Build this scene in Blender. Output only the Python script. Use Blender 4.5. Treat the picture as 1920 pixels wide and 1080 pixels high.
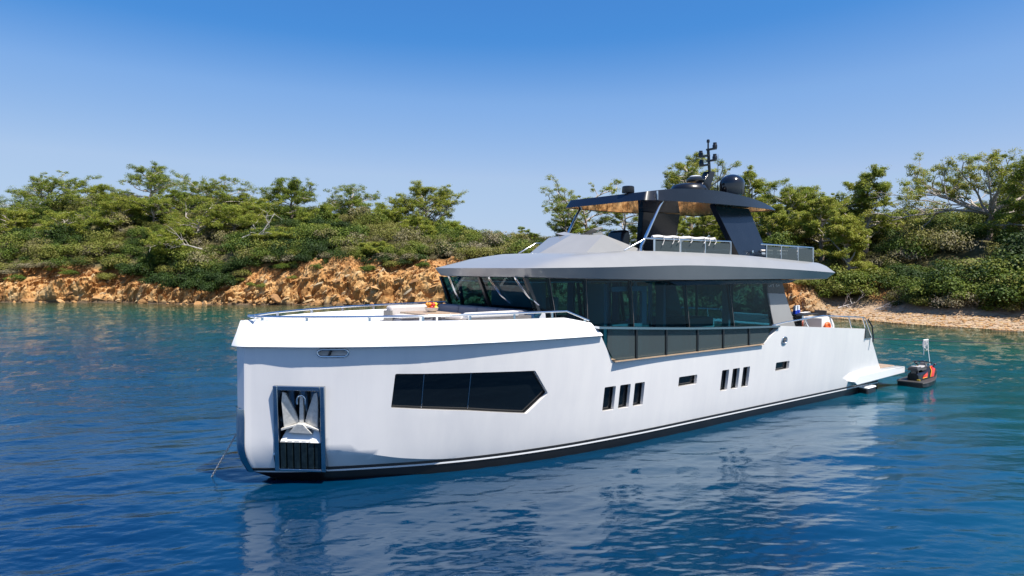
import bpy, bmesh, math, random
import numpy as np
from mathutils import Vector, Matrix
from mathutils.geometry import delaunay_2d_cdt

# ------------------------------------------------------------------ clear
for o in list(bpy.data.objects): bpy.data.objects.remove(o)
scene = bpy.context.scene
COL = scene.collection

# ------------------------------------------------------------------ camera
CAM_H = 4.9
cd = bpy.data.cameras.new("camera"); cam = bpy.data.objects.new("camera", cd); COL.objects.link(cam)
cam.location = (0, 0, CAM_H)
cam.rotation_euler = (math.radians(90) - math.atan(38 / 1280.0), 0, 0)
cd.sensor_width = 36; cd.lens = 24.0; cd.clip_start = 0.1; cd.clip_end = 6000
scene.camera = cam

# ------------------------------------------------------------------ sky, sun, exposure
SUN_EL = math.radians(62)
SUN_DIR = Vector((0.789 * math.cos(SUN_EL), -0.614 * math.cos(SUN_EL), math.sin(SUN_EL)))
world = bpy.data.worlds.new("World"); scene.world = world; world.use_nodes = True
wn = world.node_tree.nodes; wl = world.node_tree.links
sky = wn.new("ShaderNodeTexSky"); sky.sky_type = 'NISHITA'; sky.sun_disc = False
sky.sun_elevation = SUN_EL; sky.sun_rotation = math.atan2(0.789, -0.614)
sky.altitude = 0; sky.air_density = 1.0; sky.dust_density = 0.5; sky.ozone_density = 4.0
wn["Background"].inputs["Strength"].default_value = 0.10
# deeper, polarised blue: per-channel response of the sky light
EXPO = 0.72
sep = wn.new("ShaderNodeSeparateColor"); com = wn.new("ShaderNodeCombineColor"); wl.new(sky.outputs[0], sep.inputs[0])
for ch, pts_ in enumerate([[(.06,.028),(.143,.073),(.181,.215),(.286,.413),(.5,.50)], [(.12,.14),(.244,.279),(.303,.420),(.445,.578),(.7,.665)], [(.25,.50),(.430,.701),(.503,.800),(.626,.835),(.9,.86)]]):
    m1 = wn.new("ShaderNodeMath"); m1.operation = 'MULTIPLY'; m1.inputs[1].default_value = .1; wl.new(sep.outputs[ch], m1.inputs[0])
    cr_ = wn.new("ShaderNodeValToRGB"); e_ = cr_.color_ramp.elements
    while len(e_) < len(pts_): e_.new(.5)
    for el_, (x_, y_) in zip(e_, pts_): el_.position = x_; el_.color = (y_, y_, y_, 1)
    wl.new(m1.outputs[0], cr_.inputs[0])
    m3 = wn.new("ShaderNodeMath"); m3.operation = 'MULTIPLY'; m3.inputs[1].default_value = 10/2**EXPO; wl.new(cr_.outputs[0], m3.inputs[0]); wl.new(m3.outputs[0], com.inputs[ch])
wl.new(com.outputs[0], wn["Background"].inputs["Color"])
sd = bpy.data.lights.new("sun", 'SUN'); sd.energy = 4.9; sd.angle = math.radians(0.53); sd.color = (1.0, 0.95, 0.87)
sun = bpy.data.objects.new("sun", sd); COL.objects.link(sun)
sun.rotation_euler = SUN_DIR.to_track_quat('Z', 'Y').to_euler(); sun.location = (60, -50, 90)
vs = scene.view_settings
scene.display_settings.display_device = 'sRGB'
vs.view_transform = 'Standard'; vs.look = 'None'; vs.exposure = EXPO; vs.gamma = 1.0
scene.render.engine = 'CYCLES'
cy = scene.cycles
cy.use_denoising = True; cy.denoising_prefilter = 'ACCURATE'; scene.render.filter_size = 1.1; cy.use_adaptive_sampling = False
cy.max_bounces = 8; cy.transparent_max_bounces = 24; cy.caustics_reflective = False; cy.caustics_refractive = False
cy.sample_clamp_indirect = 6.0

# ------------------------------------------------------------------ helpers
def prop(o, label=None, cat=None, group=None, kind=None):
    if label: o["label"] = label
    if cat: o["category"] = cat
    if group: o["group"] = group
    if kind: o["kind"] = kind
    return o

def empty(name, loc, rz=0.0, label=None, cat=None, group=None, parent=None):
    o = bpy.data.objects.new(name, None); COL.objects.link(o)
    o.location = loc; o.rotation_euler = (0, 0, rz); o.empty_display_size = 0.3
    if parent: o.parent = parent
    return prop(o, label, cat, group)

TWIN = {}
class MB:
    """collects shapes of ONE part"""
    def __init__(s): s.v = []; s.f = []; s.m = []; s.pair = False
    def add(s, vs, fs, mi=0):
        b = len(s.v); s.v += [tuple(map(float, p)) for p in vs]
        for f in fs: s.f.append([b + int(i) for i in f]); s.m.append(mi)
        return s
    def box(s, a, b, mi=0):
        (x0, y0, z0), (x1, y1, z1) = a, b
        return s.add([(x0,y0,z0),(x1,y0,z0),(x1,y1,z0),(x0,y1,z0),(x0,y0,z1),(x1,y0,z1),(x1,y1,z1),(x0,y1,z1)],
              [(0,3,2,1),(4,5,6,7),(0,1,5,4),(1,2,6,5),(2,3,7,6),(3,0,4,7)], mi)
    def hexa(s, p, mi=0):
        """8 corners: bottom ring then top ring"""
        return s.add(p, [(0,3,2,1),(4,5,6,7),(0,1,5,4),(1,2,6,5),(2,3,7,6),(3,0,4,7)], mi)
    def loft(s, rings, cap0=True, cap1=True, closed=True, mi=0):
        n = len(rings[0]); vs = [p for r in rings for p in r]; fs = []
        for i in range(len(rings) - 1):
            for j in range(n if closed else n - 1):
                k = (j + 1) % n
                fs.append((i*n+j, i*n+k, (i+1)*n+k, (i+1)*n+j))
        if cap0: fs.append(tuple(range(n - 1, -1, -1)))
        if cap1: fs.append(tuple((len(rings)-1)*n + j for j in range(n)))
        return s.add(vs, fs, mi)
    def tube(s, pts, r, n=8, mi=0, cap=True):
        pts = [Vector(p) for p in pts]; rs = r if isinstance(r, (list, tuple)) else [r] * len(pts)
        rings = []; up = None
        for i, p in enumerate(pts):
            t = (pts[min(i+1, len(pts)-1)] - pts[max(i-1, 0)]).normalized()
            if up is None or abs(t.dot(up)) > .99: up = Vector((0,0,1)) if abs(t.z) < .9 else Vector((1,0,0))
            a = t.cross(up).normalized(); b = a.cross(t).normalized(); up = b
            rings.append([p + (a*math.cos(2*math.pi*k/n) + b*math.sin(2*math.pi*k/n)) * rs[i] for k in range(n)])
        return s.loft(rings, cap, cap, True, mi)
    def lathe(s, prof, c=(0,0,0), n=20, mi=0, axis='z'):
        rings = []
        for r, z in prof:
            ring = []
            for k in range(n):
                a = 2*math.pi*k/n; x, y = max(r,1e-4)*math.cos(a), max(r,1e-4)*math.sin(a)
                p = (x, y, z) if axis == 'z' else ((z, x, y) if axis == 'x' else (y, z, x))
                ring.append((c[0]+p[0], c[1]+p[1], c[2]+p[2]))
            rings.append(ring)
        return s.loft(rings, True, True, True, mi)
    def ell(s, c, r, n=16, m=10, mi=0):
        return s.lathe2(c, r, n, m, mi)
    def lathe2(s, c, r, n, m, mi):
        rings = []
        for i in range(m + 1):
            t = math.pi * i / m; rr = max(math.sin(t), 1e-3)
            rings.append([(c[0]+r[0]*rr*math.cos(2*math.pi*k/n), c[1]+r[1]*rr*math.sin(2*math.pi*k/n), c[2]-r[2]*math.cos(t)) for k in range(n)])
        return s.loft(rings, True, True, True, mi)
    def prism(s, poly, d, mi=0):
        """poly: 3-D ring, d: extrusion vector"""
        return s.loft([poly, [(p[0]+d[0], p[1]+d[1], p[2]+d[2]) for p in poly]], mi=mi)
    def mirror(s):
        """build() makes a port part and its starboard twin"""
        s.pair = True; return s
    def weld_mirror(s):
        """one part running across the centre line"""
        s.weld = True
        b = len(s.v); s.v += [(x, -y, z) for x, y, z in s.v]
        for f, m in list(zip(s.f, s.m)): s.f.append([b + i for i in reversed(f)]); s.m.append(m)
        return s
    def build(s, name, mats, parent=None, ang=35, bevel=0, recalc=True, loc=None, rz=0.0, seg=2):
        if s.pair:
            s.pair = False; a = s.build(name, mats, parent, ang, bevel, recalc, loc, rz, seg)
            s.v = [(x, -y, z) for x, y, z in s.v]; s.f = [list(reversed(f)) for f in s.f]
            TWIN[a] = s.build(name, mats, TWIN.get(parent, parent), ang, bevel, recalc, loc, rz, seg); return a
        me = bpy.data.meshes.new(name); me.from_pydata(s.v, [], s.f); me.validate()
        mats = mats if isinstance(mats, (list, tuple)) else [mats]
        for m in mats: me.materials.append(m)
        if len(mats) > 1 and len(me.polygons) == len(s.m): me.polygons.foreach_set("material_index", s.m)
        if recalc or getattr(s, 'weld', False):
            bm = bmesh.new(); bm.from_mesh(me)
            if getattr(s, 'weld', False): bmesh.ops.remove_doubles(bm, verts=bm.verts, dist=.0015)
            bmesh.ops.recalc_face_normals(bm, faces=bm.faces); bm.to_mesh(me); bm.free()
        if ang:
            me.polygons.foreach_set("use_smooth", [True]*len(me.polygons)); me.set_sharp_from_angle(angle=math.radians(ang))
        o = bpy.data.objects.new(name, me); COL.objects.link(o)
        if parent: o.parent = parent
        if loc is not None: o.location = loc; o.rotation_euler = (0,0,rz)
        if bevel:
            b = o.modifiers.new("bevel", 'BEVEL'); b.width = bevel; b.segments = seg; b.limit_method = 'ANGLE'; b.angle_limit = math.radians(40)
        return o

def np_mesh(name, V, F, mat, parent=None, smooth=False, tint=None, attr="tint", pts_attr=None):
    """big numpy mesh; F is (n,3) or (n,4)"""
    me = bpy.data.meshes.new(name); V = np.ascontiguousarray(V, np.float32); F = np.ascontiguousarray(F, np.int32)
    n, k = F.shape
    me.vertices.add(len(V)); me.vertices.foreach_set("co", V.ravel())
    me.loops.add(n*k); me.loops.foreach_set("vertex_index", F.ravel())
    me.polygons.add(n); me.polygons.foreach_set("loop_start", np.arange(0, n*k, k, dtype=np.int32))
    me.polygons.foreach_set("use_smooth", np.full(n, smooth))
    me.update(calc_edges=True)
    if tint is not None:
        a = me.attributes.new(attr, 'FLOAT', 'FACE'); a.data.foreach_set("value", np.ascontiguousarray(tint, np.float32))
    if pts_attr:
        for kk, vv in pts_attr.items():
            a = me.attributes.new(kk, 'FLOAT', 'POINT'); a.data.foreach_set("value", np.ascontiguousarray(vv, np.float32))
    me.materials.append(mat)
    o = bpy.data.objects.new(name, me); COL.objects.link(o)
    if parent: o.parent = parent
    return o

# ---- materials
def mat(name, col, rough=.4, metal=0.0, coat=0.0, spec=.5, ior=1.5, **kw):
    m = bpy.data.materials.new(name); m.use_nodes = True; b = m.node_tree.nodes["Principled BSDF"]
    b.inputs["Base Color"].default_value = (*col, 1); b.inputs["Roughness"].default_value = rough
    b.inputs["Metallic"].default_value = metal; b.inputs["Coat Weight"].default_value = coat; b.inputs["Coat Roughness"].default_value = .03
    b.inputs["Specular IOR Level"].default_value = spec; b.inputs["IOR"].default_value = ior
    return m
def N(m, t, **kw):
    n = m.node_tree.nodes.new(t)
    for k, v in kw.items(): setattr(n, k, v)
    return n
def L(m, a, b): m.node_tree.links.new(a, b)
def B(m): return m.node_tree.nodes["Principled BSDF"]
def noise(m, scale, detail=4, rough=.55, coord="Object", vec=None, stretch=None):
    tc = N(m, "ShaderNodeTexCoord"); n = N(m, "ShaderNodeTexNoise")
    n.inputs["Scale"].default_value = scale; n.inputs["Detail"].default_value = detail; n.inputs["Roughness"].default_value = rough
    src = tc.outputs[coord]
    if stretch:
        mp = N(m, "ShaderNodeMapping"); mp.inputs["Scale"].default_value = stretch; L(m, src, mp.inputs["Vector"]); src = mp.outputs["Vector"]
    L(m, src, n.inputs["Vector"]); return n
def ramp(m, fac, stops):
    r = N(m, "ShaderNodeValToRGB"); e = r.color_ramp.elements
    while len(e) < len(stops): e.new(.5)
    for el, (p, c) in zip(e, stops): el.position = p; el.color = (*c, 1) if len(c) == 3 else c
    L(m, fac, r.inputs["Fac"]); return r
def bump(m, h, strength=.3, dist=.02):
    b = N(m, "ShaderNodeBump"); b.inputs["Strength"].default_value = strength; b.inputs["Distance"].default_value = dist
    L(m, h, b.inputs["Height"]); L(m, b.outputs["Normal"], B(m).inputs["Normal"]); return b
def mottled(name, col, var=.12, scale=3, rough=.3, rvar=.08, coat=0., metal=0., spec=.5):
    """paint with slight tone and gloss variation"""
    m = mat(name, col, rough, metal, coat, spec)
    n = noise(m, scale, 5, .6)
    lo = tuple(c*(1-var) for c in col); hi = tuple(min(1, c*(1+var*.5)) for c in col)
    r = ramp(m, n.outputs["Fac"], [(.3, lo), (.7, hi)]); L(m, r.outputs["Color"], B(m).inputs["Base Color"])
    mr = N(m, "ShaderNodeMapRange"); mr.inputs["To Min"].default_value = rough - rvar; mr.inputs["To Max"].default_value = rough + rvar
    L(m, n.outputs["Fac"], mr.inputs["Value"]); L(m, mr.outputs["Result"], B(m).inputs["Roughness"])
    return m

M = {}
M['white'] = mottled("white_gelcoat", (.80,.80,.80), .03, 1.2, .16, .05, .5)
M['hull'] = mottled("white_hull_paint", (.86,.83,.80), .025, .7, .14, .04, .6)
_hm = M['hull']; _st = noise(_hm, 1.0, 6, .6, stretch=(2.2, 2.2, .25)); _rr = ramp(_hm, _st.outputs["Fac"], [(.35,(.93,.935,.95)),(.6,(1,1,1))])
_mx = N(_hm, "ShaderNodeMix", data_type='RGBA', blend_type='MULTIPLY'); _mx.inputs[0].default_value = .8
_old = B(_hm).inputs["Base Color"].links[0].from_socket; L(_hm, _old, _mx.inputs[6]); L(_hm, _rr.outputs["Color"], _mx.inputs[7]); L(_hm, _mx.outputs[2], B(_hm).inputs["Base Color"])
_wv = noise(_hm, .9, 2, .5); bump(_hm, _wv.outputs["Fac"], .06, .02)
M['grey'] = mottled("grey_metallic_paint", (.27,.27,.268), .05, 1.5, .30, .04, .25)
M['navy'] = mottled("dark_blue_black_paint", (.007,.010,.017), .2, 2, .26, .05, .25)
M['black'] = mottled("black_paint", (.008,.008,.009), .2, 2, .3, .05, .2)
M['blackmatte'] = mottled("black_rubber", (.015,.015,.016), .2, 6, .6, .1)
M['chrome'] = mat("polished_steel", (.72,.74,.76), .12, 1.0)
M['galv'] = mottled("galvanised_steel", (.62,.60,.56), .25, 14, .5, .1, 0, .3)
M['steelpanel'] = mat("stainless_panel", (.42,.45,.48), .12, 1.0)
M['fabric'] = mottled("pale_taupe_fabric", (.50,.46,.44), .1, 20, .85, .05)
M['fabricwhite'] = mottled("cream_fabric", (.72,.68,.64), .06, 20, .8, .05)
M['fabricgrey'] = mottled("grey_fabric", (.20,.20,.23), .1, 20, .85, .05)
M['cushionblue'] = mottled("blue_grey_cover", (.22,.28,.36), .1, 20, .8, .05)
M['hullglass'] = mat("black_hull_glass", (.004,.006,.008), .02, 0, 0, .5)
M['rattan'] = mottled("dark_brown_weave", (.05,.042,.04), .3, 40, .8, .05)
M['red'] = mottled("red_paint", (.65,.03,.012), .05, 4, .2, .05, .5)
M['yellow'] = mat("yellow_paint", (.8,.5,.03), .3)
M['orange'] = mat("orange_plastic", (.75,.13,.02), .45)
M['blueglass'] = mat("blue_plastic", (.01,.05,.5), .25)
M['rope'] = mottled("white_rope", (.75,.72,.70), .15, 60, .85, .05)
M['darkrope'] = mottled("dark_rope", (.03,.035,.045), .2, 60, .85, .05)
M['greyplastic'] = mottled("grey_plastic", (.16,.15,.145), .15, 8, .55, .08)
M['fruitorange'] = mat("orange_peel", (.80,.28,.02), .4)
M['fruitred'] = mat("red_apple_skin", (.55,.03,.02), .3)
M['fruityellow'] = mat("yellow_lemon_skin", (.85,.62,.05), .4)

def glass(name, tint, refl=1.0, rough=0.0):
    m = bpy.data.materials.new(name); m.use_nodes = True; nt = m.node_tree; nt.nodes.clear()
    out = nt.nodes.new("ShaderNodeOutputMaterial"); mix = nt.nodes.new("ShaderNodeMixShader")
    tr = nt.nodes.new("ShaderNodeBsdfTransparent"); gl = nt.nodes.new("ShaderNodeBsdfGlossy"); fr = nt.nodes.new("ShaderNodeFresnel")
    fr.inputs["IOR"].default_value = 1.0 + .55*refl; tr.inputs["Color"].default_value = (*tint, 1); gl.inputs["Roughness"].default_value = rough
    gl.inputs["Color"].default_value = (.85,.95,1,1)
    ge = nt.nodes.new("ShaderNodeNewGeometry"); iv = nt.nodes.new("ShaderNodeMath"); iv.operation = 'SUBTRACT'; iv.inputs[0].default_value = 1; nt.links.new(ge.outputs["Backfacing"], iv.inputs[1])
    mu = nt.nodes.new("ShaderNodeMath"); mu.operation = 'MULTIPLY'; nt.links.new(fr.outputs[0], mu.inputs[0]); nt.links.new(iv.outputs[0], mu.inputs[1])   # the inner face of a pane adds no total reflection
    nt.links.new(mu.outputs[0], mix.inputs[0]); nt.links.new(tr.outputs[0], mix.inputs[1]); nt.links.new(gl.outputs[0], mix.inputs[2]); nt.links.new(mix.outputs[0], out.inputs[0])
    return m
M['cabinglass'] = glass("dark_tinted_glass", (.34,.56,.62), .62)
M['railglass'] = glass("smoked_glass", (.50,.54,.53), 1.2)
_nt = M['railglass'].node_tree; _o = [n for n in _nt.nodes if n.type == 'OUTPUT_MATERIAL'][0]; _d = _nt.nodes.new("ShaderNodeBsdfDiffuse"); _d.inputs[0].default_value = (.085,.105,.11,1)
_m = _nt.nodes.new("ShaderNodeMixShader"); _m.inputs[0].default_value = .5; _src = _o.inputs[0].links[0].from_socket
_nt.links.new(_src, _m.inputs[1]); _nt.links.new(_d.outputs[0], _m.inputs[2]); _nt.links.new(_m.outputs[0], _o.inputs[0])
M['clearglass'] = glass("clear_glass", (.86,.92,.90), 1.0)

def planks(name, col, dark, width, axis='Y', rough=.55):
    m = mat(name, col, rough)
    tc = N(m, "ShaderNodeTexCoord"); w = N(m, "ShaderNodeTexWave", wave_type='BANDS', bands_direction=axis)
    w.inputs["Scale"].default_value = .314/width*1.0; w.inputs["Distortion"].default_value = 0
    L(m, tc.outputs["Object"], w.inputs["Vector"])
    st = (1.5, 14, 4) if axis == 'Y' else (14, 1.5, 4)
    n = noise(m, 3, 5, .6, stretch=st)
    r1 = ramp(m, n.outputs["Fac"], [(.3, tuple(c*.7 for c in col)), (.7, col)])
    r2 = ramp(m, w.outputs["Fac"], [(.0, dark), (.06, (1,1,1))])
    mx = N(m, "ShaderNodeMix", data_type='RGBA', blend_type='MULTIPLY'); mx.inputs[0].default_value = 1
    L(m, r1.outputs["Color"], mx.inputs[6]); L(m, r2.outputs["Color"], mx.inputs[7]); L(m, mx.outputs[2], B(m).inputs["Base Color"])
    return m
M['teak'] = planks("teak_planking", (.46,.33,.22), (.12,.1,.09), .06)
M['ceiling'] = mat("glossy_dark_ceiling_painted_reflections", (.05,.035,.025), .08, 0, 1.0)
_n = noise(M['ceiling'], 2.2, 6, .65, stretch=(1.2, 16, 1))
_r = ramp(M['ceiling'], _n.outputs["Fac"], [(.3,(.012,.009,.008)),(.52,(.09,.055,.035)),(.72,(.22,.14,.085))])  # brown streaks paint reflections of the shore into the dark gloss underside
L(M['ceiling'], _r.outputs["Color"], B(M['ceiling']).inputs["Base Color"])
_bb = noise(M['ceiling'], 1.6, 2, .5, stretch=(.5, 5, 1)); bump(M['ceiling'], _bb.outputs["Fac"], .12, .05)

# ---- noise for modelling
def _hash(ix, iy, iz, seed):
    n = (ix.astype(np.int64)*374761393 + iy.astype(np.int64)*668265263 + iz.astype(np.int64)*2147483647 + seed*974634777) & 0xFFFFFFFF
    n = ((n ^ (n >> 13)) * 1274126177) & 0xFFFFFFFF
    n = ((n ^ (n >> 16)) * 2246822519) & 0xFFFFFFFF
    return ((n ^ (n >> 15)) & 0xFFFFFF) / float(0xFFFFFF)
def vnoise(P, seed=0):
    P = np.asarray(P, float); I = np.floor(P); F = P - I; F = F*F*(3-2*F); I = I.astype(np.int64); r = 0
    for dx in (0,1):
        for dy in (0,1):
            for dz in (0,1):
                w = (F[...,0] if dx else 1-F[...,0])*(F[...,1] if dy else 1-F[...,1])*(F[...,2] if dz else 1-F[...,2])
                r = r + w*_hash(I[...,0]+dx, I[...,1]+dy, I[...,2]+dz, seed)
    return r
def fbm(P, o=4, seed=0):
    P = np.asarray(P, float); a = .5; r = 0; t = 0
    for k in range(o): r = r + a*vnoise(P*2**k, seed+k); t += a; a *= .5
    return r/t
def worley(P, seed=0):
    """distance to nearest, second nearest, and cell id"""
    P = np.asarray(P, float); I = np.floor(P).astype(np.int64)
    d1 = np.full(P.shape[:-1], 9.); d2 = d1.copy(); cid = np.zeros(P.shape[:-1])
    for dx in (-1,0,1):
        for dy in (-1,0,1):
            for dz in (-1,0,1):
                a, b, c = I[...,0]+dx, I[...,1]+dy, I[...,2]+dz
                q = np.stack([a+_hash(a,b,c,seed), b+_hash(a,b,c,seed+7), c+_hash(a,b,c,seed+13)], -1)
                d = np.sqrt(((q-P)**2).sum(-1)); h = _hash(a,b,c,seed+29)
                nw = d < d1
                d2 = np.where(nw, d1, np.minimum(d2, d)); cid = np.where(nw, h, cid); d1 = np.where(nw, d, d1)
    return d1, d2, cid
def pchip(X, Y):
    X = np.array(X, float); Y = np.array(Y, float); h = np.diff(X); d = np.diff(Y)/h
    m = np.zeros(len(X)); m[0] = d[0]; m[-1] = d[-1]
    for i in range(1, len(X)-1):
        if d[i-1]*d[i] > 0:
            w1 = 2*h[i]+h[i-1]; w2 = h[i]+2*h[i-1]; m[i] = (w1+w2)/(w1/d[i-1]+w2/d[i])
    def f(x):
        x = np.clip(np.asarray(x, float), X[0], X[-1]); i = np.clip(np.searchsorted(X, x)-1, 0, len(h)-1)
        t = (x-X[i])/h[i]; t2 = t*t; t3 = t2*t
        return (2*t3-3*t2+1)*Y[i]+(t3-2*t2+t)*h[i]*m[i]+(-2*t3+3*t2)*Y[i+1]+(t3-t2)*h[i]*m[i+1]
    return f
# ------------------------------------------------------------------ coast: shoreline distance and ground height by bearing
def tab(xs): return [a for a, b in xs], [b for a, b in xs]
YS = pchip(*tab([(-1500,132),(-700,110),(-300,101),(0,97),(200,96.4),(320,92.6),(480,89.8),(640,89.5),(840,89.5),(1050,88),(1250,82),(1400,75),(1560,66.5),(1650,62),(1700,59.3),(1800,56),(1920,52.3),(2100,47),(2400,40),(2900,32)]))
ZR = pchip(*tab([(-1500,12),(-400,13),(0,13.5),(100,16),(220,16.6),(350,16.3),(480,15.2),(600,13.8),(700,13),(760,11.3),(860,9.8),(950,8.6),(1020,7.6),(1100,7.2),(1240,6.8),(1330,8),(1460,11),(1560,11.5),(1640,10),(1700,10),(1760,10.4),(1920,12.2),(2300,15),(2900,14)]))
ZC = pchip(*tab([(-1500,4),(0,4.4),(60,4.9),(130,4.9),(200,4.2),(240,4.4),(300,2.8),(400,2.2),(430,3.2),(470,4.6),(560,5.2),(640,5.5),(760,5.5),(840,5.8),(950,5),(1100,3),(1300,2.5),(1430,3.2),(1480,3.9),(1510,2.6),(1560,.9),(1640,.62),(2900,.62)]))
DC = pchip(*tab([(-1500,5),(0,4.8),(480,4.6),(900,4.8),(1400,4.5),(1500,5),(1580,7),(1650,7.2),(1720,6.2),(1800,5.4),(1920,6.4),(2900,7)]))
BEACH = lambda px: np.clip((np.asarray(px, float) - 1490) / 90, 0, 1)
TR = 38.0
def ground(px, t, detail=True):
    px = np.asarray(px, float); t = np.asarray(t, float)
    zc, dc, zr, be = ZC(px), DC(px), ZR(px), BEACH(px)
    a = np.clip(t/dc, 0, 1)
    face = (.18*(1-be)*np.clip(t/.3,0,1) + zc*((1-be)*a**.85 + be*a**1.15))
    q = np.clip((t-dc)/(TR-dc), 0, 1)
    hill = (zr-zc)*(1-(1-q)**1.7)
    z = np.where(t < 0, t*.16, face + hill - np.clip(t-TR-4, 0, 60)*.12)
    if detail:
        Y = YS(px)+t; X = (px-960)/1280*Y
        P = np.stack([X*.16, Y*.16, X*0], -1)
        z = z + np.clip((t-dc)/6, 0, 1)*(fbm(P, 3, 5)-.5)*2.2
    return z
def world_at(px, t):
    Y = float(YS(px)) + t; return (px-960)/1280*Y, Y, float(ground(np.array([px]), np.array([t]))[0])

cols = np.concatenate([np.arange(-1400,-120,20), np.arange(-120,2040,2.0), np.arange(2040,2900,20)])
rows = np.concatenate([np.array([-14,-7,-3,-1.2,-.5,-.2]), np.arange(0,8.4,.12), np.arange(8.6,16,.5), np.arange(16,44,1.4), np.arange(45,90,6)])
PX, T = np.meshgrid(cols, rows); Z = ground(PX, T)
Yg = YS(PX)+T; Xg = (PX-960)/1280*Yg
be = BEACH(PX); dc = DC(PX)
rockw = np.clip(1-be, 0, 1)*np.clip((T+.6)/.6, 0, 1)*np.clip(1-(T-dc-.2)/1.2, 0, 1)
P = np.stack([Xg, Yg, Z], -1)
# buttresses, blocks and cracks of the cliff (tilted strata)
su = Xg*.80+Z*.60; sv = -Xg*.60+Z*.80
wob = fbm(P*.5, 3, 61)-.5
S = np.stack([su+wob*1.6, Yg*.7, sv*2.1+wob*2.4], -1); S2_ = np.stack([su*1.1+wob, Yg, sv*3.0+wob*2], -1)
w1a, w1b, c1 = worley(S*.36, 3); w2a, w2b, c2 = worley(S2_*.62, 11); w3a, w3b, c3 = worley(S2_*1.5, 17)
up_ = np.clip(Z/np.maximum(ZC(PX),1), 0, 1); bl = 1.2-.8*up_; big = fbm(P*np.array([.13,.13,.16]), 3, 21)-.5
disp = 6.5*big + bl*(1.5*(c1-.5) + .95*(c2-.5)) + .26*(c3-.5) + .5*(fbm(P*1.7, 3, 23)-.5) - bl*(.30*np.exp(-(w1b-w1a)*9) + .18*np.exp(-(w2b-w2a)*9)) - 1.1*np.exp(-((T-.5)/.55)**2)*(fbm(P*.33, 2, 25) > .52)
but = vnoise(np.stack([Xg*.30+Z*.10, Z*.12, 0*Z], -1), 51); but = np.clip((but-.5)*2.6+.5, 0, 1)-.5; but2 = vnoise(np.stack([Xg*.75+Z*.3, Z*.35, 0*Z], -1), 52); but2 = np.clip((but2-.5)*2.6+.5, 0, 1)-.5
disp = disp + (1.9*but + 1.0*but2)*(1-.75*up_)
disp = disp*rockw*np.clip(.35+T/1.5, .2, 1)
nrm = np.stack([-(PX-960)/1280*.55, -.62+0*PX, .62+0*PX], -1)
Pd = P + nrm*disp[..., None]
be2 = be*np.clip((T+.3)/.5, 0, 1)*np.clip(1-(T-dc)/2, 0, 1)
Pd[..., 2] += be2*.10*(fbm(P*1.1, 4, 31)-.5)
Pd[..., 2] = np.where(T > .1, np.maximum(Pd[..., 2], .03), Pd[..., 2])
gully = np.exp(-((PX-1655-(T-7)*-2.0)/16)**2)*np.clip((T-6)/1, 0, 1)*np.clip(1-(T-12)/2, 0, 1) + np.exp(-((PX-1487)/22)**2)*np.clip(1-(T-9)/1.5, 0, 1)*np.clip((T-.5)/1,0,1)
nr, nc = PX.shape
idx = np.arange(nr*nc).reshape(nr, nc)
F = np.stack([idx[:-1,:-1], idx[:-1,1:], idx[1:,1:], idx[1:,:-1]], -1).reshape(-1, 4)
hm = bpy.data.materials.new("hillside_ground"); hm.use_nodes = True; B(hm).inputs["Roughness"].default_value = .9; B(hm).inputs["Specular IOR Level"].default_value = .15
n1 = noise(hm, .55, 6, .65); n2 = noise(hm, 2.6, 5, .6); n3 = noise(hm, .09, 3, .5)
rockc = ramp(hm, n1.outputs["Fac"], [(.30,(.19,.085,.030)),(.43,(.36,.185,.065)),(.53,(.46,.27,.11)),(.64,(.50,.35,.18)),(.8,(.36,.27,.17))])
soil = ramp(hm, n2.outputs["Fac"], [(.3,(.29,.135,.05)),(.55,(.42,.215,.08)),(.75,(.47,.29,.135))])
beachc = ramp(hm, n2.outputs["Fac"], [(.28,(.18,.12,.075)),(.45,(.33,.23,.15)),(.6,(.42,.31,.21)),(.78,(.26,.19,.13))])
grass = ramp(hm, n1.outputs["Fac"], [(.3,(.045,.04,.02)),(.55,(.11,.10,.045)),(.75,(.20,.15,.085))])
def attr(m, nm):
    a = N(m, "ShaderNodeAttribute"); a.attribute_name = nm; return a.outputs["Fac"]
def mixc(m, f, a, b, blend='MIX'):
    x = N(m, "ShaderNodeMix", data_type='RGBA', blend_type=blend)
    if isinstance(f, (int, float)): x.inputs[0].default_value = f
    else: L(m, f, x.inputs[0])
    for k, s in ((6, a), (7, b)):
        if isinstance(s, tuple): x.inputs[k].default_value = (*s, 1)
        else: L(m, s, x.inputs[k])
    return x.outputs[2]
c = mixc(hm, attr(hm, "upper"), rockc.outputs["Color"], soil.outputs["Color"])
c = mixc(hm, attr(hm, "rock"), grass.outputs["Color"], c)
c = mixc(hm, attr(hm, "gully"), c, soil.outputs["Color"])
c = mixc(hm, attr(hm, "beach"), c, beachc.outputs["Color"])
c = mixc(hm, attr(hm, "wet"), c, (.10,.07,.045))
L(hm, c, B(hm).inputs["Base Color"])
vb = N(hm, "ShaderNodeTexVoronoi"); vb.inputs["Scale"].default_value = 2.2
tcx = N(hm, "ShaderNodeTexCoord"); L(hm, tcx.outputs["Object"], vb.inputs["Vector"])
ad = N(hm, "ShaderNodeMath", operation='ADD'); L(hm, vb.outputs["Distance"], ad.inputs[0]); L(hm, n2.outputs["Fac"], ad.inputs[1]); bump(hm, ad.outputs[0], .4, .12)
wet = np.clip(1-(T+.2)/.75, 0, 1)*be + np.clip(1.25-(Pd[...,2])/.45, 0, 1)*(1-be)
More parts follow.
